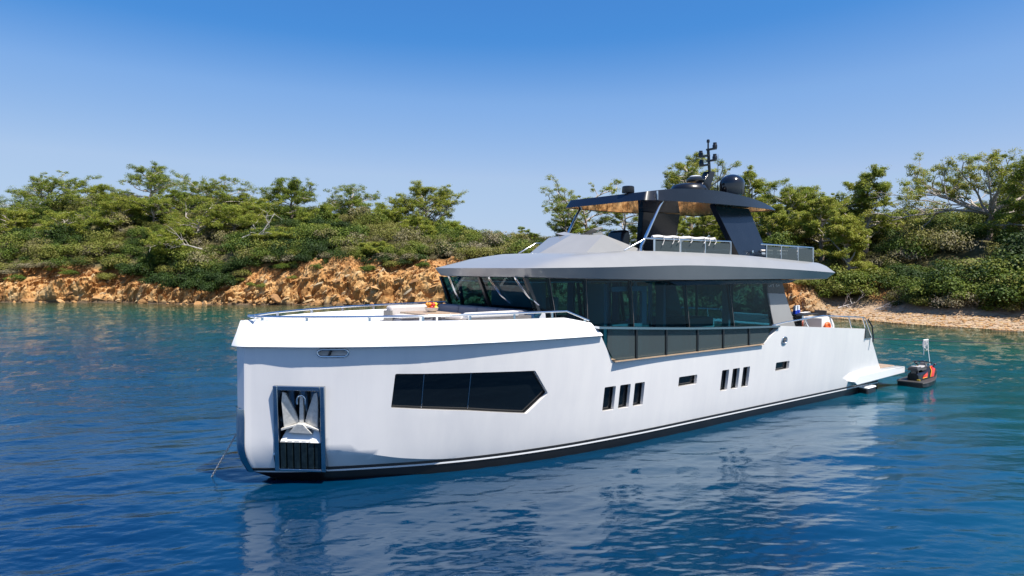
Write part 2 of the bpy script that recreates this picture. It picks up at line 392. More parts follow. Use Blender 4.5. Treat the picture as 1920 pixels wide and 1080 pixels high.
hill = np_mesh("hillside", Pd.reshape(-1,3), F, hm, smooth=False, pts_attr={
    "rock": rockw.ravel(), "beach": (be*np.clip(1-(T-dc-.6)/1.2,0,1)).ravel(), "gully": np.clip(gully*1.3,0,1).ravel(),
    "upper": np.clip((Z/np.maximum(ZC(PX),1)-.55)/.4 + (fbm(P*.35,3,71)-.5)*1.6, 0, 1).ravel(), "wet": np.clip(wet,0,1).ravel()})
prop(hill, kind="structure")

# ------------------------------------------------------------------ sea
def wave_height(X, Y, spacing, ruf):
    rng = np.random.default_rng(4); z = np.zeros_like(X); n = 120
    for i in range(n):
        lam = .17*(4.6/.17)**((i+.5)/n)                    # wave lengths 0.22 .. 4.6 m
        ang = math.radians(97) + rng.normal(0, .42); k = 2*math.pi/lam
        amp = .0255*(lam**.62)/k**.0/ n**.5 * rng.uniform(.6, 1.4)
        ph = rng.uniform(0, 6.28)
        fade = np.clip(lam/(spacing*2.2)-.6, 0, 1)
        sn = np.sin(k*(X*math.cos(ang)+Y*math.sin(ang))+ph + .9*np.sin(.21*X+.17*Y+i)); z += amp*fade*((.46+.54*ruf) if lam < .9 else (.55+.45*ruf))*(sn if lam < .6 else 2*((.5+.5*sn)**1.7)-.9)
    calm = .55+.9*fbm(np.stack([X*.07, Y*.11, X*0], -1), 3, 44)
    return z*calm
r = [2.2]
while r[-1] < 135: r.append(r[-1] + min(.9, max(.026, r[-1]**2/(4.9*700))))
r = np.array(r); rfar = np.concatenate([r, np.geomspace(145, 2500, 14)])
th = np.radians(np.concatenate([np.linspace(-52, 52, 950), np.linspace(56, 304, 50)]))
A, RR = np.meshgrid(th, rfar); Xs = RR*np.sin(A); Ysea = RR*np.cos(A)
dr = np.gradient(rfar)[:, None]+0*A; dense = np.abs(A) < math.radians(52.5)
# calm lee on the camera side of the yacht, ruffled water farther out
lx = (Xs+6.22)*math.cos(.6484)+(Ysea-15.39)*math.sin(.6484); ly = -(Xs+6.22)*math.sin(.6484)+(Ysea-15.39)*math.cos(.6484)
ruffle = np.clip((np.hypot(np.maximum(np.maximum(-1-lx, lx-24), 0)*1.3, np.maximum(np.maximum(ly-3, -ly-12), 0))-1)/14, 0, 1)
ruffle = np.clip(ruffle*(.6+.8*fbm(np.stack([Xs*.06, Ysea*.09, Xs*0], -1), 2, 91)), 0, 1)
Zs = np.where(dense & (RR < 140), wave_height(Xs, Ysea, np.maximum(dr, RR*.0019), ruffle), 0)
inl = Ysea > 3
pxs = np.where(inl, 960+1280*Xs/np.maximum(Ysea, 3), 0)
shore = np.where(inl, (YS(pxs)-Ysea)*np.where(pxs > 1300, np.clip(1+(pxs-1300)/600, 1, 1.35), 1), 80)
nr, nc = A.shape; idx = np.arange(nr*nc).reshape(nr, nc); nx = np.roll(idx, -1, axis=1)
F = np.stack([idx[:-1], nx[:-1], nx[1:], idx[1:]], -1).reshape(-1, 4)
cen = len(Xs.ravel())
sm = bpy.data.materials.new("sea_water"); sm.use_nodes = True; b = B(sm)
b.inputs["Roughness"].default_value = .02; b.inputs["IOR"].default_value = 1.40; b.inputs["Specular IOR Level"].default_value = .5
sh = attr(sm, "shore")
m1 = N(sm, "ShaderNodeMapping"); tcs = N(sm, "ShaderNodeTexCoord"); m1.inputs["Scale"].default_value = (1, .55, 1); L(sm, tcs.outputs["Object"], m1.inputs["Vector"])
pn = N(sm, "ShaderNodeTexNoise"); pn.inputs["Scale"].default_value = .085; pn.inputs["Detail"].default_value = 4; L(sm, m1.outputs[0], pn.inputs["Vector"])
ma = N(sm, "ShaderNodeMath", operation='MULTIPLY_ADD'); ma.inputs[1].default_value = 26; L(sm, pn.outputs["Fac"], ma.inputs[0])
sb = N(sm, "ShaderNodeMath", operation='SUBTRACT'); sb.inputs[1].default_value = 13; L(sm, ma.outputs[0], sb.inputs[0]); L(sm, sh, ma.inputs[2])
dv = N(sm, "ShaderNodeMath", operation='DIVIDE'); dv.inputs[1].default_value = 85; L(sm, sb.outputs[0], dv.inputs[0])
wc = ramp(sm, dv.outputs[0], [(0,(.070,.055,.026)),(.07,(.032,.058,.030)),(.20,(.002,.080,.062)),(.42,(.0005,.062,.084)),(.68,(.0003,.033,.072)),(1,(.0002,.016,.054))])
L(sm, wc.outputs["Color"], b.inputs["Base Color"])
mb_ = N(sm, "ShaderNodeMapping"); mb_.inputs["Scale"].default_value = (1, 1.9, 1); mb_.inputs["Rotation"].default_value = (0, 0, math.radians(-8)); L(sm, tcs.outputs["Object"], mb_.inputs["Vector"])
bn = N(sm, "ShaderNodeTexNoise"); bn.inputs["Scale"].default_value = 2.3; bn.inputs["Detail"].default_value = 5; bn.inputs["Roughness"].default_value = .55; L(sm, mb_.outputs[0], bn.inputs["Vector"])
bmp = bump(sm, bn.outputs["Fac"], .75, .12)
rf = N(sm, "ShaderNodeMapRange"); rf.inputs["To Min"].default_value = .12; rf.inputs["To Max"].default_value = .5; L(sm, attr(sm, "ruffle"), rf.inputs["Value"]); L(sm, rf.outputs["Result"], bmp.inputs["Strength"])
# body colour of the water under a Fresnel reflection
ws = sm.node_tree; wo = [n for n in ws.nodes if n.type == 'OUTPUT_MATERIAL'][0]
wd = N(sm, "ShaderNodeBsdfDiffuse"); L(sm, wc.outputs["Color"], wd.inputs["Color"])
wg = N(sm, "ShaderNodeBsdfGlossy"); wg.inputs["Roughness"].default_value = .015; wg.inputs["Color"].default_value = (.86,.96,1,1); L(sm, bmp.outputs["Normal"], wg.inputs["Normal"])
wf = N(sm, "ShaderNodeFresnel"); wf.inputs["IOR"].default_value = 1.66; L(sm, bmp.outputs["Normal"], wf.inputs["Normal"])
wm = N(sm, "ShaderNodeMixShader"); L(sm, wf.outputs[0], wm.inputs[0]); L(sm, wd.outputs[0], wm.inputs[1]); L(sm, wg.outputs[0], wm.inputs[2]); L(sm, wm.outputs[0], wo.inputs["Surface"])
sea = np_mesh("sea", np.stack([Xs, Ysea, Zs], -1).reshape(-1,3), F, sm, smooth=True, pts_attr={"shore": shore.ravel(), "ruffle": ruffle.ravel()})
prop(sea, kind="structure")

# ------------------------------------------------------------------ vegetation
def foliage_mat(name, stops, transl=.22):
    m = bpy.data.materials.new(name); m.use_nodes = True; nt = m.node_tree; b = B(m)
    b.inputs["Roughness"].default_value = .6; b.inputs["Specular IOR Level"].default_value = .25
    r = ramp(m, attr(m, "tint"), stops); L(m, r.outputs["Color"], b.inputs["Base Color"])
    tl = N(m, "ShaderNodeBsdfTranslucent"); L(m, r.outputs["Color"], tl.inputs["Color"])
    mx = N(m, "ShaderNodeMixShader"); mx.inputs[0].default_value = transl
    out = [n for n in nt.nodes if n.type == 'OUTPUT_MATERIAL'][0]
    L(m, b.outputs[0], mx.inputs[1]); L(m, tl.outputs[0], mx.inputs[2]); L(m, mx.outputs[0], out.inputs["Surface"]); return m
M['pineleaf'] = foliage_mat("pine_needles", [(0,(.045,.075,.016)),(.3,(.11,.168,.022)),(.6,(.22,.268,.032)),(.85,(.34,.345,.05)),(1,(.34,.32,.07))], .35)
M['shrubleaf'] = foliage_mat("maquis_leaves", [(0,(.020,.040,.008)),(.22,(.048,.088,.011)),(.42,(.125,.165,.018)),(.60,(.20,.195,.038)),(.78,(.205,.18,.08)),(1,(.26,.225,.165))], .2)
M['bark'] = mottled("pine_bark", (.30,.235,.19), .4, 5, .9, .05)
M['palebark'] = mottled("pale_pine_bark", (.46,.40,.35), .35, 6, .9, .05)
M['deadwood'] = mottled("bleached_wood", (.50,.45,.41), .3, 8, .9, .05)

def rdir(rng, n):
    v = rng.normal(size=(n,3)); return v/np.linalg.norm(v, axis=1, keepdims=True)
def cards(rng, C, up, length, width, tilt=.9):
    """rhombic leaf cards at centres C, facing roughly along 'up'"""
    n = len(C); nrm = up + rdir(rng, n)*tilt; nrm /= np.linalg.norm(nrm, axis=1, keepdims=True)
    a = np.cross(nrm, rdir(rng, n)); a /= np.linalg.norm(a, axis=1, keepdims=True)+1e-9; bb = np.cross(nrm, a)
    Ln = (length*rng.uniform(.6,1.3,n))[:,None]; W = (width*rng.uniform(.6,1.3,n))[:,None]
    V = np.stack([C-a*Ln*.5, C-bb*W*.5, C+a*Ln*.5, C+bb*W*.5], 1).reshape(-1,3)
    return V, np.arange(n*4).reshape(n,4)
def shrub_data(seed, n=300, lobes=7, spread=.62, tall=.8, leaf=.20, base=.3):
    rng = np.random.default_rng(seed); C=[]; U=[]; Tn=[]
    for i in range(lobes):
        a = rng.uniform(0,6.28); rr = spread*math.sqrt(rng.uniform(0,1)); c0 = np.array([rr*math.cos(a), rr*math.sin(a), tall*(.35+.45*rng.uniform()*(1-rr*.5))])
        R = rng.uniform(.28,.48); k = n//lobes; d = rdir(rng,k); d[:,2] = np.where(d[:,2]<-.3, -d[:,2], d[:,2])
        C.append(c0+d*np.array([R,R,R*.8])*rng.uniform(.7,1.08,(k,1))); U.append(d*.8+np.array([0,0,.5])); Tn.append(base+rng.normal(0,.05)+rng.normal(0,.05,k))
    C=np.concatenate(C); C[:,2]=np.maximum(C[:,2],.02)
    V,F = cards(rng, C, np.concatenate(U), leaf, leaf*.75, .7)
    return V,F,np.clip(np.concatenate(Tn),0,1)
def twig_data(seed, n=46, pale=True):
    """bare grey twiggy bush"""
    rng=np.random.default_rng(seed); mb=MB()
    for i in range(n):
        d=rdir(rng,1)[0]; d[2]=abs(d[2])*.8+.15; p=[np.zeros(3)]
        for k in range(3): d=d+rng.normal(0,.25,3); d/=np.linalg.norm(d); p.append(p[-1]+d*.34)
        mb.tube(p,[.022,.016,.01,.005],3)
    return mb

VAR = [shrub_data(100+i, 520, 8+i%4, .55+.1*(i%3), .7+.12*(i%4), .12, b) for i, b in enumerate([.06,.16,.28,.38,.46,.54,.62,.72,.84,.44,.24,.58])]
VARB = [shrub_data(160+i, 1300, 14+i%4, .6+.08*(i%3), .75+.12*(i%4), .075, b) for i, b in enumerate([.06,.16,.28,.38,.46,.54,.62,.72,.84,.44,.24,.58])]
rng = np.random.default_rng(8)
def veg_spots(n, lo, hi, tmax, seed):
    g = np.random.default_rng(seed); px = g.uniform(lo, hi, n*3); t = g.uniform(-.3, tmax, n*3)
    Y = YS(px)+t; keep = g.uniform(0,1,n*3) < (Y/135)
    edge = DC(px)*(1.0-.10*(1-BEACH(px))) + (fbm(np.stack([px*.02, t*0, t*0],-1),3,9)-.45)*1.6
    keep &= t > edge
    clear = np.exp(-((px-1655-(t-7)*-2.0)/13)**2)*(t < 11.5) + np.exp(-((px-1487)/17)**2)*(t < 8.5)
    clear += np.exp(-((px-1851)/20)**4)*(t > 12.5)*(t < 23)
    keep &= clear < .4
    px, t = px[keep][:n], t[keep][:n]; return px, t
px_, t_ = veg_spots(3100, -350, 2250, 43, 2); pa_, ta_ = veg_spots(750, -420, 2200, 11, 3); pb_, tb_ = veg_spots(350, 2250, 2700, 40, 6); pa_ = np.concatenate([pa_, pb_]); ta_ = np.concatenate([ta_, tb_]); px_ = np.concatenate([px_, pa_]); t_ = np.concatenate([t_, ta_])
Vs=[];Fs=[];Ts=[];off=0
pz = ground(px_, t_); Yv = YS(px_)+t_; Xv = (px_-960)/1280*Yv
spn = fbm(np.stack([Xv*.11, Yv*.11, Xv*0],-1), 3, 77)
for i in range(len(px_)):
    u_ = rng.uniform(); s = (rng.uniform(.6,1.2) if u_ < .6 else rng.uniform(1.2,2.0) if u_ < .9 else rng.uniform(2.0,3.0))*(1.15 if BEACH(px_[i])>.5 else 1.0); zc_ = rng.uniform(.75,1.15)*s
    kk = int(np.clip((spn[i]-.5)*2.3+.47+rng.normal(0,.2),0,.999)*9) if rng.uniform()<.8 else rng.integers(0,12)
    V,F,tt = (VARB if s > 1.35 else VAR)[kk]; a = rng.uniform(0,6.28); ca,sa = math.cos(a),math.sin(a)
    W = np.stack([(V[:,0]*ca-V[:,1]*sa)*s+Xv[i], (V[:,0]*sa+V[:,1]*ca)*s+Yv[i], V[:,2]*zc_*1.25+pz[i]-.15],-1)
    Vs.append(W); Fs.append(F+off); Ts.append(tt+rng.normal(0,.05)); off += len(V)
o = np_mesh("shrub_cover", np.concatenate(Vs), np.concatenate(Fs), M['shrubleaf'], tint=np.clip(np.concatenate(Ts),0,1))
prop(o, "mixed green, olive and grey maquis scrub covering the whole hillside", "scrub", kind="stuff")
del Vs, Fs, Ts

# single bushes that stand out
BUSH = {k: np_mesh("bush", *shrub_data(300+i, 3200, 16, .72, .85, .085, b)[:2], M['shrubleaf'], tint=shrub_data(300+i, 3200, 16, .72, .85, .085, b)[2]) for i,(k,b) in enumerate(dict(dark=.07, green=.33, light=.50, olive=.60, grey=.84).items())}
first = set(BUSH)
def bush(kind, px, t, s, h, label, group):
    if kind in first: o = BUSH[kind]; first.discard(kind)
    else: o = BUSH[kind].copy(); COL.objects.link(o)
    x,y,z = world_at(px,t); o.location=(x,y,z-.12); o.scale=(s,s,h); o.rotation_euler=(0,0,rng.uniform(0,6.28))
    prop(o,label,"bush",group); return o
for px,t,s,h in [(1600,8.4,2.6,2.3),(1650,11.5,2.4,2.4),(1560,8.2,2.2,2.0),(1520,8,1.8,1.7)]:
    bush('light',px,t,s,h,"broad light green bush at the back of the beach beside the orange gully","light green bushes behind the beach")
for px,t,s,h in [(1745,8.0,2.5,2.6),(1785,7.6,2.7,3.0),(1830,7.0,2.4,2.4),(1870,7.4,2.6,2.6),(1905,8,2.8,2.8),(1950,8.5,2.6,2.8)]:
    bush('green',px,t,s,h,"large glossy green bush overhanging the right end of the beach","green bushes along the right end of the beach")
for px,t,s,h in [(1725,10.5,2.3,2.6),(1820,10.5,2.6,2.6),(1905,11,2.8,3.2),(1690,13,2.2,2.2),(1945,14,3,4)]:
    bush('dark',px,t,s,h,"tall dark green bush in the second row behind the beach","dark bushes above the beach")
for px,t,s,h in [(1480,5.0,1.5,1.4),(1500,4.4,1.2,1.0)]:
    bush('olive',px,t,s,h,"yellow olive bush on the orange bank under the yacht's roof overhang","olive bushes on the orange bank")
for px,t,s,h in [(640,12,3.2,2.8),(665,13,2.8,2.9)]:
    bush('green',px,t,s,h,"big bright green rounded bush in the middle of the left slope","bright green bushes on the left slope")
for px,t,s,h in [(415,3.5,1.9,2.6),(395,4.2,2.2,2.6),(300,3.2,2.2,2.6),(340,3.0,2.4,2.6),(250,3.4,1.8,2.0),(285,2.6,1.7,1.8),(322,2.4,1.8,2.0),(362,2.5,2.0,2.4),(395,2.2,1.8,2.2),(428,2.6,1.7,2.4),(235,4.2,1.8,1.8),(265,4.4,2.0,2.2),(375,5,2.2,3)]:
    bush('dark',px,t,s,h,"dark bush hanging over the shaded break in the left cliff","dark bushes over the cliff break")
gg = np.random.default_rng(31)
for i in range(26):
    px,t = gg.uniform(-10,880), gg.uniform(6,22); s_ = gg.uniform(1.3,2.3)
    bush('dark' if i%2 else 'green',px,t,s_,s_*gg.uniform(.9,1.25),"rounded deep green bush among the olive scrub of the left slope","deep green bushes on the left slope")
for i in range(14):
    px,t = gg.uniform(1480,1960), gg.uniform(13,26); s_ = gg.uniform(1.3,2.1)
    if abs(px-1851) < 40: px -= 70
    bush('dark' if i%2 else 'green',px,t,s_,s_*gg.uniform(.9,1.2),"rounded deep green bush on the slope above the beach","deep green bushes on the right slope")
for px,t,s,h in [(200,2.9,1.8,1.5)]:
    bush('olive',px,t,s,h,"pale olive bush alone on the orange face of the left cliff","olive bush on the cliff")
for px,t,s,h in [(28,2.4,1.5,1.5),(128,3.3,1.3,1.1),(170,2.0,1.1,1.0),(455,3.6,1.5,1.4),(530,4.0,1.3,1.1),(592,3.7,1.3,1.2),(690,3.4,1.4,1.2),(735,3.9,1.4,1.3),(792,3.9,1.2,1.1),(5,4.0,2.0,2.0)]:
    bush('olive' if int(px)%2 else 'green',px,t,s,h,"green bush hanging down over the upper face of the orange cliff","bushes hanging over the cliff face")
for px,t,s,h in [(60,4.3,1.9,1.4),(95,4.6,1.6,1.3),(20,3.6,1.8,1.4),(510,5.2,1.9,1.6),(545,5.2,1.8,1.5),(610,5.4,1.7,1.4),(720,5.3,1.8,1.5),(770,5.2,1.6,1.4)]:
    bush('grey',px,t,s,h,"grey dry twiggy bush drooping over the edge of the orange cliff","grey bushes along the cliff edge")
for px,t,s,h in [(548,2.6,.75,.7),(470,1.9,.7,.8),(490,1.6,.7,.9),(655,2.9,.8,.6),(672,3.0,.9,.7),(450,3.0,.8,.8)]:
    bush('light',px,t,s,h,"small green tuft growing on the bare face of the orange cliff","small tufts on the cliff face")

# ---- pines
def pine(name, px, t, top_py, width_m, label, seed, group=None, style="umbrella", tint=.5, dens=1.0, lean=0.0, pale=False, sink=.3):
    g = np.random.default_rng(seed); x,y,z = world_at(px,t); H = max(2.5, CAM_H+(502-top_py)/1280*y - z + sink)
    root = empty(name, (x,y,z-sink), 0, label, "tree", group)
    tr = MB(); r0 = .028*H+.05; pts=[]; wob=g.normal(0,.025*H,(8,2)); wob[0]=0
    trunk_top = .80 if style != "fork" else .36
    for i in range(8):
        f=i/7; pts.append(np.array([wob[i,0]*f+lean*H*f*f, wob[i,1]*f, H*trunk_top*f]))
    tr.tube(pts,[r0*(1-.8*i/7) if style!="fork" else r0*(1-.25*i/7) for i in range(8)],7)
    def along(f):
        k=min(6,int(f*7)); u=f*7-k; return pts[k]*(1-u)+pts[k+1]*u
    C=[];U=[];R=[]
    def tuft(c,r): C.append(c); R.append(r)
    lim=MB(); R0=width_m*.5; tint=min(.95,tint+.10)
    def limb(p0,d,Ln,rad,depth,rise):
        p=[p0]; dd=d.copy(); n=5
        for k in range(n):
            dd=dd+g.normal(0,.24,3); dd[2]+=rise; dd/=np.linalg.norm(dd); p.append(p[-1]+dd*Ln/n)
        lim.tube(p,[rad*(1-.8*k/n) for k in range(n+1)],5 if depth==0 else 4)
        if depth<2:
            m = 5 if depth==0 else 3
            for j in range(m):
                f=.35+.62*(j+g.uniform(0,.6))/m; k=min(n-1,int(f*n)); q=p[k]+(p[k+1]-p[k])*(f*n-k)
                s=np.cross(dd,[0,0,1])*(1 if j%2 else -1)+dd*.6+np.array([0,0,.55 if style=="fork" else .25])+g.normal(0,.2,3); s/=np.linalg.norm(s)
                limb(q,s,Ln*g.uniform(.35,.55),rad*.45,depth+1,rise*.6)
        if style=="fork" and depth==0: tuft(p[-1],1.0)
        elif depth>=1 or Ln<.9:
            tuft(p[-1],1.0)
            if style!="fork" or depth==2: tuft(p[-2]+g.normal(0,.12,3),.8)
            if depth==1 and style=="round": tuft(p[-3]+g.normal(0,.15,3),.7)
        else: tuft(p[-1],1.15); tuft(p[-2],.9)
    if style=="fork":
        base=pts[-1]
        for az,el,Ln,rd in [(2.95,.50,1.12,.62),(3.2,.34,1.22,.55),(2.75,.72,.92,.5),(3.4,.20,1.2,.36),(3.05,.86,.8,.42),(.35,.80,.82,.8),(.1,1.15,.72,.6),(-.3,.30,.62,.34),(3.9,.55,.8,.4),(1.9,.75,.8,.4),(4.7,.65,.75,.4),(5.5,.6,.7,.4),(2.3,.5,.9,.4)]:
            d=np.array([math.cos(az)*math.cos(el),math.sin(az)*math.cos(el)*.8,math.sin(el)])
            limb(base.copy(),d,R0*Ln,r0*rd*1.25,0,.03)
    else:
        nb = {"umbrella":14,"round":20,"layer":17,"open":14}[style]; f0 = {"umbrella":.34,"round":.16,"layer":.22,"open":.26}[style]
        for i in range(nb):
            f = f0+(1-f0)*(i+.3*g.uniform())/(nb-.7); az=i*2.4+g.uniform(-.5,.5)
            wprof={"umbrella":(.7+.4*f) if f<.88 else .8,"round":max(.35,math.sin(math.pi*min(.95,.15+f*.75)))**.6,"layer":1.15-f*.72,"open":.9+.2*math.sin(f*9)}[style]
            el={"umbrella":.12+.55*f,"round":.05+.95*f,"layer":.0+.5*f,"open":.1+.55*f}[style]+g.normal(0,.24)
            d=np.array([math.cos(az)*math.cos(el),math.sin(az)*math.cos(el),math.sin(el)])
            limb(along(min(.999,f)),d,R0*wprof*g.uniform(.70,1.12),r0*.42,0,.02)
        tuft(pts[-1],1.2); tuft(pts[-1]+np.array([0,0,.25]),1.0)
    # keep the crown inside its height
    C=np.array(C); R=np.array(R)*g.uniform(.55,1.35,len(R)); kz=(H-.3)/np.percentile(C[:,2],98.5); kx=(R0*.97)/np.percentile(np.abs(C[:,0]-C[:,0].mean()),97); kx=min(1.15,max(.75,kx))
    if style=="fork": kx=1.0; kz=min(1.15,max(.8,kz))
    C=C*np.array([kx,kx,kz])
    for m_ in (tr,lim): m_.v=[(a_*kx,b_*kx,c_*kz) for a_,b_,c_ in m_.v]
    drop=g.uniform(0,1,len(C))<(.30 if style in("open","fork") else .16); C=C[~drop]; R=R[~drop]
    cr = np.clip(width_m*.060,.28,.55); per=int(58*dens)
    cc=np.repeat(C,per,0); rr=np.repeat(R,per)*cr*g.uniform(.75,1.25,len(cc)); d=rdir(g,len(cc))
    P=cc+d*np.stack([rr*1.2,rr*1.2,rr*.72],-1)*g.uniform(.35,1,(len(cc),1))
    V,F=cards(g,P,np.array([0,0,.8])+d*.6,.24,.075,.9)
    tt=np.clip(tint+np.repeat(g.normal(0,.13,len(C)),per)+g.normal(0,.11,len(cc)),0,1)
    crown=np_mesh("crown",V,F,M['pineleaf'],root,tint=tt)
    bk=M['palebark'] if pale else M['bark']
    tr.build("trunk",M['bark'] if style=="fork" else bk,root,ang=60,recalc=False); lim.build("limb",M['palebark'],root,ang=0,recalc=False)
    return root
PT=[ # px, t, top py, width, style, tint, dens, pale, label
 (100,30,327,13.5,"umbrella",.42,1.0,False,"flat topped pine leaning at the far left end of the ridge"),
 (50,24,366,10.5,"open",.38,.7,True,"low sparse pine with pale limbs below the leftmost ridge pine"),
 (175,27,345,10,"umbrella",.50,.9,False,"low spreading pine just right of the leftmost ridge pine"),
 (283,30,309,13,"layer",.40,.9,True,"tall layered pine, the highest on the left ridge"),
 (350,30,342,7.5,"open",.36,.8,False,"thin grey green pine right of the highest left ridge pine"),
 (425,27,331,12.5,"umbrella",.46,.9,True,"slanting pine with bare pale limbs on the middle of the left ridge"),
 (372,14,372,9.5,"open",.55,1.0,True,"pale limbed pine halfway down the left slope with bare branches hanging out"),
 (440,17,385,9,"umbrella",.56,1.0,False,"yellow green pine halfway down the left slope beside the bare branched pine"),
 (225,17,372,10,"umbrella",.58,1.0,False,"wide yellow green pine on the left slope under the highest ridge pine"),
 (320,9,425,7,"umbrella",.54,1.0,True,"low pine above the dark cliff break on the left"),
 (548,31,336,9.5,"round",.36,1.0,False,"rounded pine standing apart on the ridge left of the middle"),
 (655,31,344,10.5,"open",.40,.85,False,"airy two topped pine on the ridge between two rounder pines"),
 (800,28,347,13,"round",.60,1.35,False,"dense domed pine at the right end of the left ridge"),
 (728,25,380,7.5,"umbrella",.52,1.0,False,"smaller pine tucked left of the dense domed pine"),
 (700,6.5,464,4.6,"umbrella",.66,1.1,True,"small bright yellow green pine with a white trunk on the cliff edge"),
 (886,30,430,4,"round",.34,1.0,False,"small dark pine on the low saddle left of the yacht's roof"),
 (985,30,426,4.5,"open",.42,1.0,False,"small pine on the low saddle nearest the yacht's roof"),
 (1098,26,338,12.5,"open",.50,1.05,False,"open pine seen under the front end of the black hardtop"),
 (1060,20,372,7,"open",.42,.8,False,"loose pine left of the flybridge with sky showing through"),
 (1172,24,372,8,"open",.52,.9,False,"pine half hidden behind the flybridge seats"),
 (1296,20,296,11,"round",.52,1.0,False,"tall pine rising above the hardtop beside the mast"),
 (1248,16,392,7,"umbrella",.45,.9,False,"low pine showing between the black hardtop supports"),
 (1400,20,322,8.2,"round",.47,1.0,False,"pine behind the black satellite dome"),
 (1318,14,396,6,"open",.50,.9,False,"pine with a dark trunk seen through the flybridge opening"),
 (1478,19,343,7.4,"open",.45,1.0,False,"pine just right of the hardtop's rear tip"),
 (1440,12,385,6.5,"umbrella",.58,1.0,False,"yellowish pine behind the flybridge's rear glass rail"),
 (1540,15,372,7,"umbrella",.56,1.0,False,"low yellow green pine between the hardtop tip and the thin layered pine"),
 (1622,22,319,8.2,"layer",.48,1.0,False,"thin layered pine standing against the sky right of the yacht"),
 (1575,22,362,6,"open",.48,.9,False,"small pine left of the thin layered pine"),
 (1853,22,290,16.5,"fork",.60,1.5,True,"large forked pine with pale spreading limbs at the right"),
 (1935,19,286,9,"open",.44,.9,False,"dark limbed pine cut by the right edge of the picture"),
 (2040,20,300,10,"umbrella",.48,1.0,False,"pine beyond the right edge"),
 (-70,28,345,10,"umbrella",.45,1.0,False,"pine beyond the left edge"),
]
PT += [
 (20,17,388,8,"umbrella",.60,1.0,False,"yellow green pine low on the far left of the slope"),
 (120,15,395,8,"open",.55,1.0,True,"pale limbed pine on the far left slope among grey bushes"),
 (290,20,365,8,"umbrella",.50,1.0,False,"wide pine directly below the tall layered pine"),
 (480,24,372,8,"umbrella",.58,1.0,False,"spreading pine left of the rounded ridge pine"),
 (510,12,425,7,"open",.62,1.0,True,"pale yellow green pine low on the slope above the bare cliff"),
 (600,22,385,7.5,"umbrella",.46,1.0,False,"flat pine in the gap between the rounded ridge pine and the airy pine"),
 (580,14,420,6.5,"round",.52,1.0,False,"small rounded pine in the middle of the left slope"),
 (780,17,405,7,"umbrella",.56,1.0,False,"pine standing in front of the dense domed pine"),
 (845,22,412,6.5,"round",.50,1.0,False,"low pine at the right foot of the dense domed pine"),
 (1360,22,345,8,"umbrella",.55,1.0,False,"pine behind the hardtop between the mast and the satellite dome"),
 (1500,24,352,8,"round",.52,1.0,False,"bushy pine right of the yacht's roof in the back row"),
 (1590,12,402,7,"round",.60,1.0,False,"yellow green bushy pine on the slope under the thin layered pine"),
]
for i,(px,t,ty,w,st,ti,de,pa,lb) in enumerate(PT):
    if px<-20 or px>1990: continue
    if px>1000: ti+=.07; de*=1.25
    pine("pine_tree",px,t,ty,w,lb,500+i,"pines on the hillside",st,ti,de,lean=(-.10 if i in(5,) else 0),pale=pa)

# bare dead branches and driftwood
def deadwood(name,px,t,L_,label,seed,up=.2,group=None,dz=0.0):
    g=np.random.default_rng(seed); x,y,z=world_at(px,t); mb=MB()
    def br(p,d,l,r,k):
        q=[p]
        for i in range(4): d=d+g.normal(0,.2,3); d/=np.linalg.norm(d); q.append(q[-1]+d*l/4)
        mb.tube(q,[r*(1-.18*i) for i in range(5)],5)
        if k:
            for j in range(4): br(q[1+j],d+g.normal(0,.6,3),l*.55,r*.55,k-1)
    br(np.zeros(3),np.array([g.choice([-1,1])*1.0,-.15,up]),L_,.05+.012*L_,2)
    o=mb.build(name,M['deadwood'],None,ang=0,recalc=False,loc=(x,y,z+dz)); return prop(o,label,"dead wood",group)
deadwood("dead_branch",380,8,5.0,"bleached bare branch sticking out of the left slope scrub",1,.5,dz=2.4)
deadwood("dead_branch",405,7,4.5,"lower bleached bare branch above the dark cliff break",2,.1,dz=1.2)
deadwood("dead_branch",455,9,5,"bare grey branch lying over bushes right of the dark cliff break",3,.3,dz=2.2)
deadwood("driftwood",1572,5.2,2.2,"curved bleached driftwood log lying on the beach behind the aft deck",4,.15,dz=.1)
deadwood("driftwood",1640,6.4,1.6,"short driftwood stick on the beach by the gully",5,.3,dz=.1)

# loose rock
M['rockloose']=bpy.data.materials.new("loose_rock"); M['rockloose'].use_nodes=True
B(M['rockloose']).inputs["Roughness"].default_value=.9
_r=ramp(M['rockloose'],attr(M['rockloose'],"tint"),[(0,(.20,.10,.04)),(.3,(.36,.19,.07)),(.6,(.45,.27,.12)),(.85,(.48,.35,.19)),(1,(.32,.26,.18))])
L(M['rockloose'],_r.outputs["Color"],B(M['rockloose']).inputs["Base Color"])
_rn=noise(M['rockloose'],3,4); bump(M['rockloose'],_rn.outputs["Fac"],.6,.12)
def rock_data(seed,sub=1,jit=.28):
    bm=bmesh.new(); bmesh.ops.create_icosphere(bm,subdivisions=sub,radius=1); g=np.random.default_rng(seed)
    V=np.array([v.co[:] for v in bm.verts]); F=np.array([[v.index for v in f.verts] for f in bm.faces]); bm.free()
    for k in range(4 if sub<2 else 7):                                  # flat broken faces
        n=rdir(g,1)[0]; d=V@n; lim=g.uniform(.45,.8); V=V-np.outer(np.maximum(d-lim,0),n)
    V*=1+g.normal(0,jit*.3,(len(V),1)); return V,F
g=np.random.default_rng(12); RV=[rock_data(i) for i in range(8)]; Vs=[];Fs=[];Ts=[];off=0
n=0
